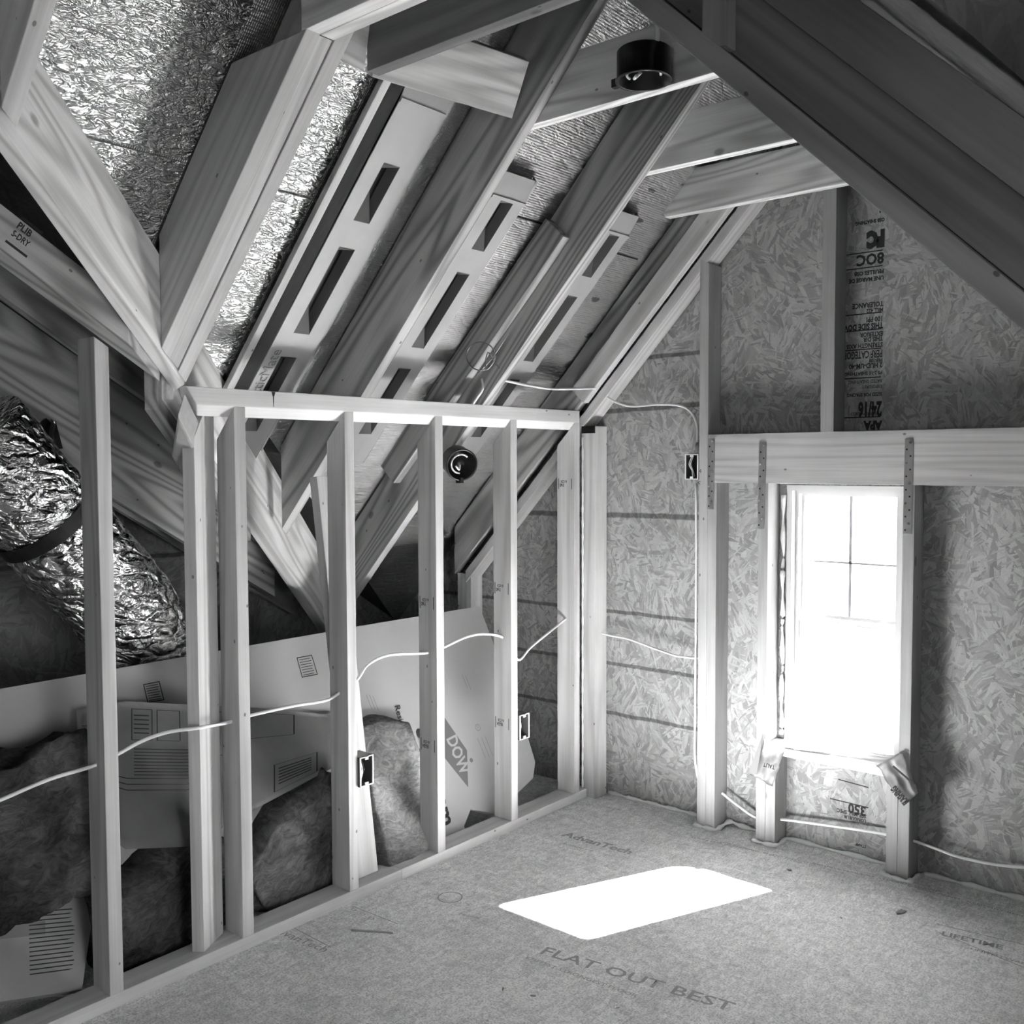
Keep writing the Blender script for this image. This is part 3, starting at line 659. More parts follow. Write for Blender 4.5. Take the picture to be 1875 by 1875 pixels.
chute('dark vent chute nearest the gable wall, behind the bright edged rafter', -.455, pw=.158)
board('nailer_strip', 'thin pale strip running up beside the brilliant foil', rp(-.33, -1.70, .165), rp(1.0, -1.70, .165), (0, .026, 0), RN*.02, M['stud'], 'strip')
# seam strips of foil-faced sheathing in the far bays
for xx, y0, y1 in ((.44, -.97, -.76), (.42, -.36, -.14)):
    o = prism('trim_2', [rp(xx, y0, DECK-.003), rp(xx+.004, y0, DECK-.003), rp(xx+.004, y1, DECK-.003), rp(xx, y1, DECK-.003)], RN*.002, M['black']); struct(o)

# ------------------------------------------------------------------ foam boards, paper, batts
FN = V((.765, 0, .33)).normalized(); FC = FN.dot(V((-.45, 0, .795)))
def atF(u, v, d=0): return on(u, v, FN, FC+d)
def facing(name, label, px, mat, th=.02, d=0):
    o = prism(name, [atF(u, v, d) for u, v in px], -FN*th, mat); return tagit(o, label, 'insulation board')
fa = facing('foam_board', 'long pale insulation board leaning behind the near studs', [(-90, 1277), (640, 1150), (640, 1560), (-90, 1600)], M['foam'])
fb = facing('foam_board', 'pale insulation board with the diamond logo, leaning behind the far studs', [(642, 1149), (878, 1110), (906, 1185), (962, 1335), (980, 1395), (976, 1425), (948, 1452), (925, 1462), (905, 1490), (862, 1482), (850, 1512), (852, 1528), (800, 1550), (700, 1605), (642, 1635)], M['foam'], d=.004)
def printlines(o, u0, v0, u1, v1, n, hgt, mat='inkl', d=.0012, wr=.0016, ragged=.3):
    """rows of small print between two baselines given along the board"""
    for_ = []
    a0, a1 = atF(u0, v0, d), atF(u1, v1, d); ax = (a1-a0); up = FN.cross(ax).normalized()
    if up.z < 0: up = -up
    for i in range(n):
        s = up*(-i*hgt); e = 1-random.random()*ragged
        for_.append([a0+s, a0+ax*e+s, a0+ax*e+s+up*wr, a0+s+up*wr])
    strips('printed_text', for_, M[mat], o)
def labelbox(o, pts, d=.0012, rows=7):
    q = [atF(u, v, d) for u, v in pts]; w_ = .003; qs = []
    for i in range(4):
        a, b = q[i], q[(i+1) % 4]; c = sum(q, V())/4; n = ((c-(a+b)/2)).normalized()*w_; qs.append([a, b, b+n, a+n])
    for k in range(rows):
        t = (k+1)/(rows+1); a = q[0].lerp(q[3], t); b = q[1].lerp(q[2], t); a, b = a.lerp(b, .12), a.lerp(b, .88-.1*random.random()); n = (q[3]-q[0]).normalized()*.0022
        qs.append([a, b, b+n, a+n])
    strips('printed_label', qs, M['ink'], o)
labelbox(fa, [(262, 1253), (292, 1247), (301, 1282), (270, 1287)])
labelbox(fa, [(543, 1204), (571, 1199), (582, 1235), (553, 1241)])
xdt = atF(757, 1395, .006)-atF(728, 1288, .006)
lettering('printed_lettering', 'Residential Sheathing', atF(722, 1292, .006), xdt, (0, -1, 0) if False else -xdt.cross(FN), .040, M['ink'], fb, .92, .01)
lettering('printed_lettering', 'Styrofoam', atF(762, 1335, .006), xdt, -xdt.cross(FN), .10, M['ink'], fb, .9, .03)
dia = prism('logo', [atF(u, v, .0045) for u, v in ((796, 1288), (816, 1317), (855, 1374), (857, 1441), (840, 1420), (812, 1385), (796, 1345))], FN*.0006, M['logo'], fb)
xdd = atF(846, 1415, .006)-atF(820, 1350, .006)
lettering('logo_lettering', 'DOW', atF(817, 1352, .0062), xdd, -xdd.cross(FN), .082, M['foam'], fb, .72, .025)
c0 = atF(875, 1332, .0055); ex = xdd.normalized(); ey = -xdd.cross(FN).normalized()
strips('printed_mark', [[c0+ex*math.cos(t)*.014+ey*math.sin(t)*.014, c0+ex*math.cos(t2)*.014+ey*math.sin(t2)*.014, c0+ex*math.cos(t2)*.012+ey*math.sin(t2)*.012, c0+ex*math.cos(t)*.012+ey*math.sin(t)*.012] for t, t2 in [(i*.2618, (i+1)*.2618) for i in range(24)]], M['inkl'], fb)
lettering('printed_mark', 'UL', c0-ex*.009-ey*.005, ex, ey, .013, M['inkl'], fb)
for u0, v0 in ((874, 1352), (881, 1350), (888, 1349)):
    a = atF(u0, v0, .0055); strips('printed_text', [[a, a+ex*.085, a+ex*.085+ey*.0018, a+ey*.0018]], M['inkl'], fb)
for u0, v0 in ((670, 1272), (676, 1272), (682, 1274), (846, 1236), (852, 1238)):
    a = atF(u0, v0, .0055); strips('printed_text', [[a, a+ex*.06, a+ex*.06+ey*.0018, a+ey*.0018]], M['inkl'], fb)
ci = atF(863, 1392, .0055)
strips('printed_mark', [[ci, ci+ex*math.cos(t)*.009+ey*math.sin(t)*.009, ci+ex*math.cos(t+.5)*.009+ey*math.sin(t+.5)*.009] for t in [i*.5 for i in range(13)]], M['inkl'], fb)

# instruction-printed wrapper sheet, curved, in front of the long board
bm = bmesh.new(); g = []
top = [(140, 1300), (230, 1284), (345, 1290), (470, 1296), (620, 1310)]
bot = [(150, 1500), (230, 1555), (350, 1550), (470, 1480), (620, 1400)]
NU, NVV = 28, 16
def ip(L_, t):
    f = t*(len(L_)-1); i = min(int(f), len(L_)-2); q = f-i; return (L_[i][0]*(1-q)+L_[i+1][0]*q, L_[i][1]*(1-q)+L_[i+1][1]*q)
def paper_pt(s, t):
    (u0, v0), (u1, v1) = ip(top, s), ip(bot, s)
    u, v_ = u0*(1-t)+u1*t, v0*(1-t)+v1*t
    return atF(u, v_, .05+.05*t+.03*math.sin(s*5)+.01*noise.noise(V((s*4, t*4, 1))))
for i in range(NU+1): g.append([bm.verts.new(paper_pt(i/NU, j/NVV)) for j in range(NVV+1)])
for i in range(NU):
    for j in range(NVV): bm.faces.new((g[i][j], g[i+1][j], g[i+1][j+1], g[i][j+1]))
bmesh.ops.solidify(bm, geom=bm.faces[:], thickness=-.002)
pp = tagit(link('wrapper_sheet', mesh_from(bm, 'wrapper_sheet', True), M['paper']), 'curved grey wrapper sheet printed with instructions behind the near studs', 'wrapper')
def pl2(s0, s1, t, th=.004, mat='inkl', nm='printed_text'):
    qs = []; n = 6
    for i in range(n):
        a, b = s0+(s1-s0)*i/n, s0+(s1-s0)*(i+1)/n
        o_ = FN*.004; qs.append([paper_pt(a, t)+o_, paper_pt(b, t)+o_, paper_pt(b, t+th)+o_, paper_pt(a, t+th)+o_])
    return qs
Q = []
for r in range(9): Q += pl2(.28, .56-.05*random.random(), .32+r*.022, .006)
for r in range(5): Q += pl2(.02, .14, .15+r*.05, .006)
for t in (.52, .56, .60): Q += pl2(.1, .56, t, .006)
for s0, s1, t0, t1 in ((.27, .35, .05, .26), (.37, .46, .05, .26), (.60, .64, .05, .4), (.70, .86, .05, .30), (.80, .93, .62, .92)):
    Q += pl2(s0, s1, t0); Q += pl2(s0, s1, t1)
    for s in (s0, s1):
        Q.append([paper_pt(s, t0)+FN*.004, paper_pt(s+.004, t0)+FN*.004, paper_pt(s+.004, t1)+FN*.004, paper_pt(s, t1)+FN*.004])
for r in range(6): Q += pl2(.815, .915, .67+r*.035, .012)
for r in range(5): Q += pl2(.28, .34, .09+r*.03, .008)
strips('printed_text', Q, M['ink'], pp)

def batt(name, label, c, size, rot, mat, amp=.05, seed=0, cuts=16, grp=None):
    bm = bmesh.new(); bmesh.ops.create_cube(bm, size=1)
    bmesh.ops.subdivide_edges(bm, edges=bm.edges[:], cuts=cuts, use_grid_fill=True)
    sx, sy, sz = size
    for v_ in bm.verts:
        p = v_.co.copy(); q = p.normalized()*.62; p = p.lerp(q, .30)
        p = V((p.x*sx, p.y*sy, p.z*sz))
        nn = noise.noise_vector(p*5+V((seed, seed*2, 0)))*amp + noise.noise_vector(p*14+V((seed, 0, seed)))*amp*.35 + noise.noise_vector(p*33+V((seed, 4, seed)))*amp*.12
        v_.co = p + nn
    mw = Matrix.Translation(c) @ Matrix.Rotation(rot[2], 4, 'Z') @ Matrix.Rotation(rot[1], 4, 'Y') @ Matrix.Rotation(rot[0], 4, 'X')
    o = link(name, mesh_from(bm, name, True), mat, None, mw); return tagit(o, label, 'insulation batt', grp)
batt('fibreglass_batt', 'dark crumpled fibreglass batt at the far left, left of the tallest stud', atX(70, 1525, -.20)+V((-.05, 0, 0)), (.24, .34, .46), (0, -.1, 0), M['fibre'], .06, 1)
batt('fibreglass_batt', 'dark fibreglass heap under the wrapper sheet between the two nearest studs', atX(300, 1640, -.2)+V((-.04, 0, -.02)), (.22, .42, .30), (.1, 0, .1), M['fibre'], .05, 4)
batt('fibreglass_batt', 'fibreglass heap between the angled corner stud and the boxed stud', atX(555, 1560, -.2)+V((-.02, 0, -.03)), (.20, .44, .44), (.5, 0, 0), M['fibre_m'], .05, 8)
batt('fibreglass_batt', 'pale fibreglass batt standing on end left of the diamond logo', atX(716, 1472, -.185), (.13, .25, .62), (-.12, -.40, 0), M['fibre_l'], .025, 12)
# printed panel lying low at the far left
qa, qb, qc, qd = atX(-25, 1838, -.12), atX(150, 1812, -.12), atX(175, 1640, -.24), atX(-25, 1655, -.24)
lp = prism('foam_board', [qa, qb, qc, qd], V((-.012, 0, -.012)), M['paper'])
tagit(lp, 'printed offcut panel lying low in the corner below the dark batt', 'insulation board')
ex2 = (qb-qa).normalized(); ey2 = (qd-qa).normalized(); a = qa.lerp(qb, .42).lerp(qd.lerp(qc, .42), .22) + V((.001, 0, .001))
for i in range(15):
    q = a + ey2*(.011*i); strips('printed_text', [[q, q+ex2*(.10+.03*random.random()), q+ex2*.12+ey2*.003, q+ey2*.003]], M['ink'], lp)
q = qa.lerp(qb, .12).lerp(qd.lerp(qc, .12), .62) + V((.001, 0, .001))
strips('printed_text', [[q, q+ex2*.12, q+ex2*.12+ey2*.035, q+ey2*.035]], M['inkl'], lp)

# leaning board behind the boxed stud
b1 = V((-.050, -1.335, .040)); b2 = atX(580, 872, -.14)
board('leaning_board', 'loose board leaning behind the stud with the outlet box', b1, b2, (0, .089, 0), V((-.038, 0, -.004)), M['stud'], 'board')

# ------------------------------------------------------------------ flexible duct
P = [atX(-60, 790, -.56), atX(50, 915, -.58), atX(140, 1015, -.60), atX(225, 1110, -.64), atX(290, 1215, -.70), atX(350, 1330, -.78)]
P = catmull(P, 26); bm = bmesh.new(); rings = []
for i, p in enumerate(P):
    d = (P[min(i+1, len(P)-1)]-P[max(i-1, 0)]).normalized(); a = d.cross(V((0, 0, 1))).normalized(); b_ = d.cross(a)
    t = i/(len(P)-1)
    row = []
    for k in range(72):
        th = 2*math.pi*k/72; q = p + (a*math.cos(th)+b_*math.sin(th))*.14
        r_ = .163 - .02*math.exp(-((t-.27)/.03)**2) - .035*math.exp(-((t-.80)/.02)**2)
        r_ += .006*noise.noise(q*9) + .007*abs(noise.noise(q*34+V((3, 1, 7)))) + .004*noise.noise(q*75)
        row.append(bm.verts.new(p + (a*math.cos(th)+b_*math.sin(th))*r_))
    rings.append(row)
for i in range(len(rings)-1):
    for k in range(72): bm.faces.new((rings[i][k], rings[i][(k+1) % 72], rings[i+1][(k+1) % 72], rings[i+1][k]))
bm.faces.new(rings[0][::-1]); bm.faces.new(rings[-1])
du = tagit(link('flexible_duct', mesh_from(bm, 'flexible_duct', True), M['duct']), 'crinkled silver flexible duct descending at the left', 'duct')
def ringstrap(lbl, t, tail=None):
    i = int(t*(len(P)-1)); p = P[i]; d = (P[i+1]-P[i-1]).normalized(); a = d.cross(V((0, 0, 1))).normalized(); b_ = d.cross(a)
    bm = bmesh.new(); rr_ = []
    for k in range(49):
        th = 2*math.pi*k/48; r = (a*math.cos(th)+b_*math.sin(th)); rr_.append([bm.verts.new(p+r*.158+d*s) for s in (-.022, .022)] + [bm.verts.new(p+r*.162+d*s) for s in (.022, -.022)])
    for k in range(48):
        for j in range(4): bm.faces.new((rr_[k][j], rr_[k][(j+1) % 4], rr_[k+1][(j+1) % 4], rr_[k+1][j]))
    if tail:
        for pa_, pb_, wd in tail:
            pa_, pb_ = V(pa_), V(pb_); n = (pb_-pa_).cross(V((1, 0, 0))).normalized()*wd
            hexa(bm, [pa_-n, pa_+n, pb_+n, pb_-n, pa_-n+V((.003, 0, 0)), pa_+n+V((.003, 0, 0)), pb_+n+V((.003, 0, 0)), pb_-n+V((.003, 0, 0))])
    return tagit(link('hanger_strap', mesh_from(bm, 'hanger_strap'), M['blackm']), lbl, 'strap')
st = ringstrap('black webbing strap hanging the duct from the wide rafter', .27, [(atX(84, 850, -.44), atX(98, 772, -.786), .010), (atX(64, 815, -.74), atX(94, 776, -.788), .024), (atX(110, 822, -.78), atX(97, 772, -.79), .008)])
bm = bmesh.new(); c = atX(97, 775, -.785); tube_bm(bm, [c, c+V((.006, -.002, 0))], .006, 10); link('nail', mesh_from(bm, 'nail'), M['nail'], st)
ringstrap('black strap cinched round the lower end of the duct', .80)

# ------------------------------------------------------------------ cables
XC = -.045
ca_pts = [atX(-60, 1487, XC+.02), atX(0, 1465, XC+.02), atX(90, 1427, XC+.02), atX(172, 1402, XC), atX(217, 1380, XC), atX(262, 1356, XC+.02), atX(310, 1340, XC+.03), atX(370, 1332, .012), atX(430, 1320, XC),
          atX(463, 1309, XC), atX(540, 1292, XC), atX(598, 1282, XC), atX(627, 1264, XC), atX(655, 1243, XC), atX(672, 1218, XC), atX(705, 1201, XC), atX(740, 1197, XC), atX(785, 1195, XC),
          atX(815, 1184, XC), atX(855, 1166, XC), atX(890, 1161, XC), atX(925, 1170, XC), atX(948, 1208, XC), atX(970, 1187, XC), atX(1000, 1162, XC), atX(1040, 1130, XC)]
tagit(tube('electrical_cable', 'x', .0055, M['cable']) if False else tube('electrical_cable', ca_pts, .0052, M['cable'], n=6), 'long white cable threaded through all the left wall studs', 'cable')
yc = -.05
tagit(tube('electrical_cable', [atY(1078, 1150, yc), atY(1110, 1162, yc), atY(1150, 1170, yc), atY(1200, 1188, yc), atY(1240, 1201, yc), atY(1285, 1206, yc)], .0045, M['cable'], n=6), 'white cable sagging from the corner post to the tall gable stud', 'cable')
tagit(tube('electrical_cable', [atY(1322, 1452, yc), atY(1350, 1474, yc), atY(1385, 1497, yc), atY(1428, 1500, yc), atY(1520, 1512, yc), atY(1600, 1524, yc), atY(1660, 1536, yc), atY(1700, 1549, yc), atY(1760, 1570, yc), atY(1830, 1584, yc), atY(1900, 1590, yc)], .0052, M['cable'], n=6), 'white cable running low through the studs under the window', 'cable')
tagit(tube('electrical_cable', [atY(900, 690, -.72), atY(935, 699, -.66), atY(975, 707, -.5), atY(1010, 712, -.38), atY(1050, 712, -.25), atY(1090, 711, -.13)], .0050, M['cable'], n=6), 'white cable crossing the bay between the bright rafter and the gable rafter', 'cable')
tagit(tube('electrical_cable', [atY(1105, 722, -.095), atY(1125, 735, -.07), atY(1155, 744, -.04), atY(1200, 741, -.04), atY(1240, 742, -.05), atY(1262, 752, -.05), atY(1275, 775, -.055), atY(1277, 810, -.05)], .0045, M['cable'], n=6), 'white cable looping from the gable plate to the switch box', 'cable')
tagit(tube('electrical_cable', [atY(1274, 885, -.06), atY(1275, 1000, -.06), atY(1274, 1150, -.06), atY(1273, 1300, -.075), atY(1272, 1380, -.08), atY(1277, 1425, -.07)], .0045, M['cable'], n=6), 'white cable stapled down the left side of the tall gable stud', 'cable')
tagit(tube('electrical_cable', [atY(1186, -10, -1.40), atY(1198, 30, -1.42), atY(1204, 60, -1.42), atY(1200, 95, -1.40)], .006, M['cable'], n=8), 'white cable dropping into the black round light box', 'cable')
tagit(tube('cable_coil', [atY(930, 612, -.80), atY(905, 650, -.80), atY(870, 690, -.80)] + [atY(880+26*math.cos(a_), 652+26*math.sin(a_), -.81-.004*a_) for a_ in [i*.6 for i in range(24)]] + [atY(893, 645, -.83), atY(905, 662, -.85), atY(914, 674, -.86)], .0022, M['steel'], n=4, seg=6), 'thin wire coiled in a loose loop on the cleat', 'wire')
tagit(tube('electrical_cable', [atY(882, 694, -.80), atY(884, 712, -.81), atY(874, 728, -.81), atY(862, 745, -.80)], .0045, M['cable'], n=6), 'short grey-white cable stub below the wire coil', 'cable')

# ------------------------------------------------------------------ recessed light boxes
def drum(name, lbl, c, axis, r, h, extra=None):
    root = empty(name, c); tagit(root, lbl, 'light box')
    ax = V(axis).normalized(); a = ax.cross(V((0, 1, .1))).normalized(); b_ = ax.cross(a)
    def ring(bm, rr_, off, n=40): return [bm.verts.new(V(c)+ax*off+(a*math.cos(2*math.pi*k/n)+b_*math.sin(2*math.pi*k/n))*rr_) for k in range(n)]
    bm = bmesh.new(); prof = [(0, h), (r*.93, h), (r, h*.94), (r, .0), (r*1.05, .0), (r*1.05, -.004), (r*.93, -.004), (r*.9, h*.9), (0, h*.9)]
    rs = [ring(bm, max(p_[0], .0005), p_[1]) for p_ in prof]
    for i in range(len(rs)-1):
        for k in range(40): bm.faces.new((rs[i][k], rs[i][(k+1) % 40], rs[i+1][(k+1) % 40], rs[i+1][k]))
    link('housing', mesh_from(bm, 'housing', True), M['black'], root)
    bm = bmesh.new(); q = V(c)+a*(r+.012); bxx(bm, -.012, .012, -.008, .008, 0, .02); bmesh.ops.transform(bm, matrix=Matrix.Translation(q), verts=bm.verts)
    link('mounting_ear', mesh_from(bm, 'mounting_ear'), M['black'], root)
    pts = [V(c)+ax*(.012)+(a*math.cos(t)*.62+b_*math.sin(t)*.62)*r for t in [i*.35 for i in range(12)]]
    tube('wire', pts, .0035, M['cable'], root, 6, 4)
    pts = [V(c)+ax*.02+a*r*.1, V(c)+ax*.006+a*r*.35+b_*r*.1, V(c)+ax*.004+a*r*.1+b_*r*.35]
    tube('wire', pts, .004, M['cable'], root, 6, 4)
    return root
drum('light_box', 'black round light box mounted on the ceiling tie under its cable', (1.09, -1.385, 2.352), (0, 0, 1), .066, .070)
cc = atY(838, 851, -.80)
drum('light_box', 'black round light box facing the room below the top plate', cc+V((.02, 0, 0)), V((-.85, .45, .25)), .058, .07)

# ------------------------------------------------------------------ electrical boxes
def ebox(lbl, o, ex_, ey_, ez_, w_=.055, h_=.095, d_=.07, mat='box'):
    """o lower front corner, ex_ width dir, ey_ up, ez_ depth dir away from the room"""
    root = empty('outlet_box', o); tagit(root, lbl, 'outlet box')
    o, X_, Y_, Z_ = V(o), V(ex_).normalized(), V(ey_).normalized(), V(ez_).normalized(); t = .003
    def hb(bm, x0, x1, y0, y1, z0_, z1):
        hexa(bm, [o+X_*a+Y_*b+Z_*c for c in (z0_, z1) for a, b in ((x0, y0), (x1, y0), (x1, y1), (x0, y1))])
    bm = bmesh.new(); hb(bm, 0, t, 0, h_, .002, d_); hb(bm, w_-t, w_, 0, h_, .002, d_); hb(bm, 0, w_, 0, t, .002, d_); hb(bm, 0, w_, h_-t, h_, .002, d_); hb(bm, 0, w_, 0, h_, d_-t, d_)
    link('box_body', mesh_from(bm, 'box_body'), M[mat], root)
    bm = bmesh.new(); r_ = .0035
    hb(bm, -.001, r_, 0, h_, 0, .003); hb(bm, w_-r_, w_+.001, 0, h_, 0, .003); hb(bm, 0, w_, 0, r_, 0, .003); hb(bm, 0, w_, h_-r_, h_, 0, .003); hb(bm, w_*.38, w_*.62, h_-.012, h_, 0, .004); hb(bm, w_*.38, w_*.62, 0, .012, 0, .004)
    link('box_rim', mesh_from(bm, 'box_rim'), M['white'], root)
    for k in range(3):
        pts = [o+X_*(w_*(.25+.1*k))+Y_*(h_*.95)+Z_*.03, o+X_*(w_*(.2+.12*k))+Y_*(h_*.6)+Z_*.012, o+X_*(w_*(.35+.08*k))+Y_*(h_*.35)+Z_*.02, o+X_*(w_*(.3+.15*k))+Y_*(h_*.12)+Z_*.03]
        tube('wire', pts, .0022, M['cable'] if k < 2 else M['black'], root, 6, 5)
    return root
y3_ = Y7 - 3*SP
ebox('outlet box with a pale rim on the stud with the leaning board', (.012, y3_+.001, .372), (0, 1, 0), (0, 0, 1), (-1, 0, 0), .056, .098)
ebox('small outlet box with a pale rim on the stud next to the corner', (.012, Y7-SP+.0002, .348), (0, 1, 0), (0, 0, 1), (-1, 0, 0), .056, .098)
c = atY(1250, 878, -.105)
ebox('switch box on the left side of the tall gable stud', (PX-.058, -.105, c.z), (1, 0, 0), (0, 0, 1), (0, 1, 0), .056, .098)

# ------------------------------------------------------------------ sealant along the floor
def bead(lbl, pts, r=.008):
    tagit(tube('foam_sealant', pts, lambda t: r*(1+.35*math.sin(t*31)+.3*noise.noise(V((t*20, 1, 2)))), M['seal'], seg=8, n=5, jit=.18), lbl, 'sealant')
def yb(x): return -.008+.004*noise.noise(V((x*9, 0, 0)))
bead('foam sealant bead at the floor between corner post and tall gable stud', [(x_, yb(x_), .006) for x_ in [.045+.04*i for i in range(13)]])
bead('foam sealant bead round the foot of the tall gable stud', [(PX-.01, -.106, .004), (PX+.03, -.108, .006), (PX+.08, -.106, .006), (PX+.086, -.06, .008), (PX+.10, -.02, .02), (PX+.14, -.01, .01), (W1-.01, -.01, .006)])
bead('foam sealant bead round the feet of the studs left of the window', [(W1-.012, -.10, .004), (W1+.02, -.108, .006), (W1+.075, -.107, .006), (W1+.086, -.06, .006), (W1+.09, -.01, .007), (W1+.2, -.008, .006), (W1+.35, -.01, .006), (W2-.01, -.01, .006)])
bead('foam sealant bead round the feet of the studs right of the window', [(W2-.02, -.05, .012), (W2-.012, -.10, .010), (W2+.03, -.108, .006), (W2+.078, -.108, .005), (W2+.088, -.06, .005), (W2+.1, -.01, .006)])
bead('foam sealant bead at the floor right of the window studs', [(W2+.1+.05*i, yb(i*.3), .006) for i in range(14)])

# ------------------------------------------------------------------ printing on floor and wall
def ftext(s, u0, v0, u1, v1, size, mat='inkf', sx=1.0, bold=.0, flip=False):
    a, b = atZ(u0, v0, 0), atZ(u1, v1, 0); d = (b-a); n = V((-d.y, d.x, 0))
    if flip: n = -n
    me = lettering('floor_lettering', s, a, d, n, size, M[mat], floor, sx, bold)
    return me
ftext('AdvanTech', 1028, 1530, 1165, 1568, .060, sx=1.1, bold=.03)
ftext('subflooring', 1030, 1545, 1170, 1582, .018, sx=1.6)
ftext('FLAT OUT BEST', 985, 1745, 1345, 1855, .066, sx=1.25, bold=.01)
ftext('STIFFEST STRONGEST FLOOR', 960, 1755, 1300, 1875, .022, sx=1.25)
ftext('AdvanTech', 490, 1702, 650, 1768, .045, sx=1.2, bold=.0)
ftext('LIFETIME', 1722, 1712, 1875, 1748, .040, sx=1.1, bold=.02)
ftext('LIMITED WARRANTY', 1775, 1738, 1880, 1768, .020, sx=1.2)
ftext('ALIGN FOR FASTENING  O  DO NOT OVERDRIVE NAILS  O  THIS SIDE DOWN  O', 1262, 1533, 1650, 1618, .017, sx=1.5)
ftext('SPACE 1/8 IN AT ENDS  O  16 IN  O  24 IN  O  STURD-I-FLOOR', 1290, 1535, 1640, 1625, .012, sx=1.6)
ftext('END OF PANEL  KEEP DRY BEFORE INSTALL  O  T AND G EDGE', 1660, 1622, 1875, 1680, .017, sx=1.5)
ftext('PRG-108', 840, 1675, 905, 1690, .018, sx=1.1)
ftext('O  O  O', 640, 1665, 710, 1700, .02, sx=1.6)
for (u0, v0, u1, v1) in ((646, 1660, 728, 1692), (520, 1690, 605, 1735), (1715, 1692, 1875, 1730), (1712, 1705, 1875, 1772)):
    a, b = atZ(u0, v0, .0006), atZ(u1, v1, .0006); n = V((-(b-a).y, (b-a).x, 0)).normalized()*.003
    strips('floor_marking', [[a, b, b+n, a+n]], M['inkf'], floor)
c0 = atZ(824, 1643, .0006)
strips('floor_marking', [[c0+V((math.cos(t)*r_, math.sin(t)*r_, 0)) for t, r_ in ((i*.3, .042), (i*.3+.3, .042), (i*.3+.3, .037), (i*.3, .037))] for i in range(21)], M['inkf'], floor)
# upside-down stamp column on the gable board, right of the upright stud
def wtext(s, x, z, size, sx=.8, bold=.0, mat='ink', up=-1):
    size *= 1.2; bold += .015
    lettering('wall_lettering', s, (x, -.0006, z), (up, 0, 0), (0, 0, up), size, M[mat], wall_back, sx, bold)
XR = 1.185
for s, v_, sz, sx, bd in (('APA', 778, .034, .8, .05), ('THE ENGINEERED', 757, .014, .8, 0), ('24/16', 748, .060, .5, .03), ('SIZED FOR SPACING', 722, .014, .8, .02), ('EXPOSURE 1', 708, .013, .8, 0), ('RATED SHEATHING', 698, .014, .8, 0),
                          ('PS 2-10 SHEATHING', 683, .014, .9, .02), ('2 HUD-UM-40', 669, .020, .8, .02), ('PRP-108', 660, .014, .8, .02), ('PERF CATEGORY', 648, .030, .55, .01), ('STRENGTH AXIS', 632, .018, .8, .02), ('THIS DIR', 621, .018, .8, .02), ('EXTERIOR', 612, .018, .8, .02),
                          ('THIS SIDE DOWN', 597, .024, .7, .03), ('100 PPI', 585, .020, .8, .02), ('MILL 422', 569, .016, .8, .02), ('TOLERANCE', 558, .020, .8, .02), ('UNE MARGE DE', 511, .016, .9, .03), ('FEUILLES OSB', 499, .016, .9, .03), ('8OC', 474, .044, .9, .02), ('FC', 438, .060, .7, .08), ('OSB SHEATHING', 406, .014, .8, .04), ('M', 388, .02, 1, .03), ('L', 368, .02, 1, .03), ('422 OSB', 346, .016, .9, .03)):
    wtext(s, XR, atY(1590, v_, 0).z+sz*.35, sz, sx, bd)
for v_ in (765, 693, 641, 606, 576, 492, 464):
    z = atY(1580, v_, 0).z; strips('wall_marking', [[(1.05, -.0007, z), (1.18, -.0007, z), (1.18, -.0007, z+.004), (1.05, -.0007, z+.004)]], M['ink'], wall_back)
for s, v_, sz in (('350', 1483, .040), ('SEE MILL SPEC', 1497, .016), ('LONGUEUR', 1506, .014), ('STAMP', 1553, .012)):
    p = atY(1586, v_, 0); wtext(s, p.x, p.z+.01, sz, .9, .02)
for (u0, v0, u1, v1) in ((1520, 1463, 1590, 1480), (1535, 1428, 1590, 1443)):
    a, b = atY(u0, v0, -.0007), atY(u1, v1, -.0007); strips('wall_marking', [[a, b, b+V((0, 0, .004)), a+V((0, 0, .004))]], M['ink'], wall_back)
# pencil marks on the tall gable stud
lettering('pencil_mark', '4', atY(1280, 866, -GD-.0004), (1, 0, 0), (0, 0, 1), .022, M['ink'], pa, 1)
lettering('pencil_mark', '<', atY(1276, 888, -GD-.0004), (1, 0, -.1), (0, 0, 1), .028, M['ink'], pa, 1)

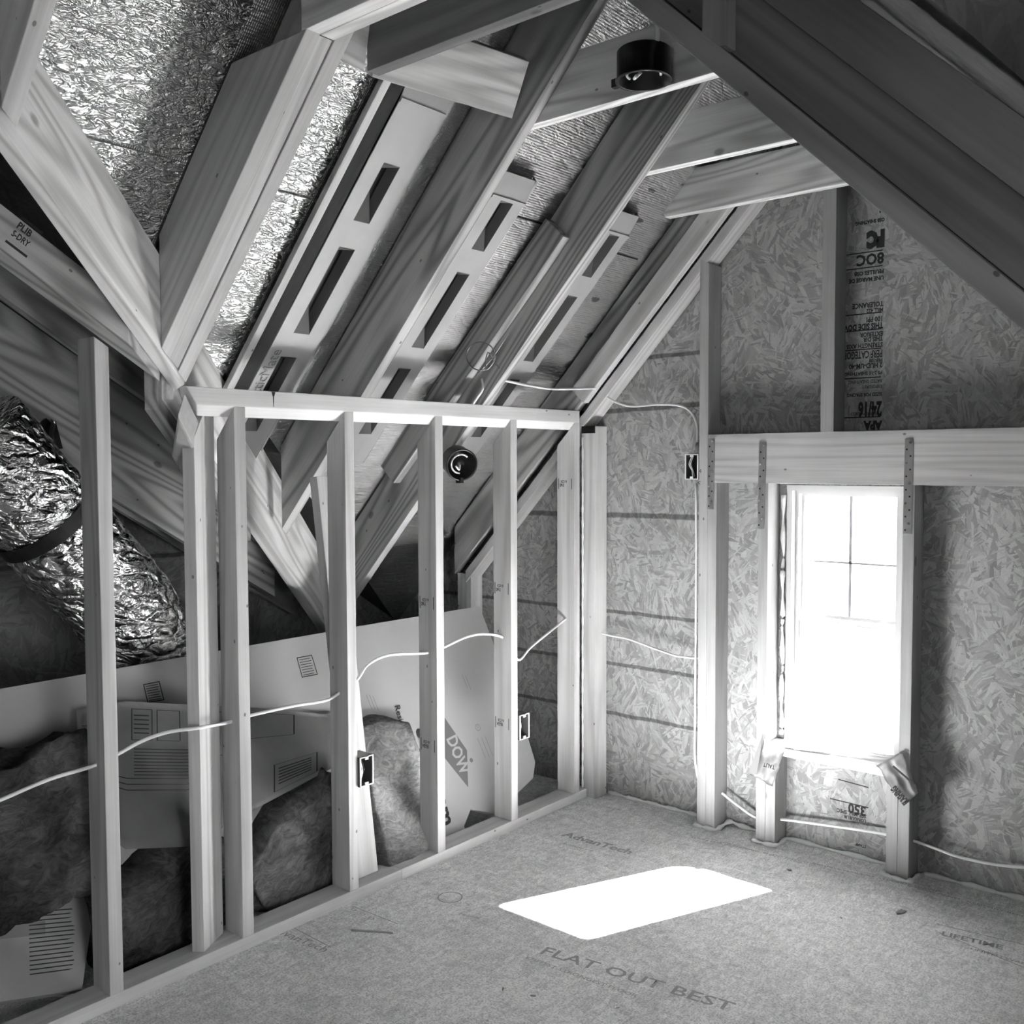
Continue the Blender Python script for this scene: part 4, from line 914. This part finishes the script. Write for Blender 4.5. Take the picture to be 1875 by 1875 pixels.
# ------------------------------------------------------------------ small litter on the floor
stk = tube('wood_splinter', [atZ(643, 1703, .003), atZ(680, 1705, .003), atZ(719, 1708, .003)], .003, M['inkf'], n=2, seg=5); tagit(stk, 'thin dark splinter lying on the floor near the plate', 'splinter')
for i, (u, v_, s, lb) in enumerate(((1445, 1592, .008, 'dark chip on the floor right of the sun patch'), (1650, 1669, .016, 'long flat chip on the floor in front of the right window stud'), (921, 1811, .006, 'shiny nail end on the near floor'), (1080, 1660, .006, 'small crumb lying in the sun patch'), (1131, 1845, .006, 'dark crumb at the bottom of the near floor'), (1540, 1680, .006, 'small dark chip in the middle of the open floor'), (976, 1823, .007, 'tiny chip near the faint floor print'))):
    bm = bmesh.new(); bmesh.ops.create_icosphere(bm, subdivisions=2, radius=s)
    for q in bm.verts: q.co = V((q.co.x*1.3, q.co.y*.5, q.co.z*.25)) + noise.noise_vector(q.co*90)*s*.25
    o = link('wood_chip', mesh_from(bm, 'wood_chip'), M['nail'] if i == 2 else M['inkf'], None, Matrix.Translation(atZ(u, v_, s*.25)) @ Matrix.Rotation(i*1.1, 4, 'Z')); tagit(o, lb, 'debris')

# ------------------------------------------------------------------ repeats share a group
GR = {'ceiling_tie': 'ceiling ties across the dormer', 'steel_strap': 'steel straps on the window header', 'electrical_cable': 'white cables strung through the framing',
      'outlet_box': 'plastic electrical boxes on the studs', 'light_box': 'black round light boxes', 'fibreglass_batt': 'fibreglass batts behind the left wall', 'foam_sealant': 'foam sealant beads at the floor',
      'wood_chip': 'litter on the floor', 'foil_sheet': 'foil faced roof sheets', 'wing_rafter': 'rafters behind the left wall', 'flashing_wrap': 'flashing membrane at the sill', 'hanger_strap': 'black straps on the duct', 'foam_board': 'insulation boards behind the left wall', 'bottom_plate': 'lengths of the floor plate'}
for o in bpy.data.objects:
    if o.parent is None and 'category' in o.keys() and 'group' not in o.keys():
        base = o.name.split('.')[0]
        if base in GR: o['group'] = GR[base]
        elif base == 'stud': o['group'] = 'gable wall studs' if o.matrix_world.translation.x > .3 else 'studs of the left wall'
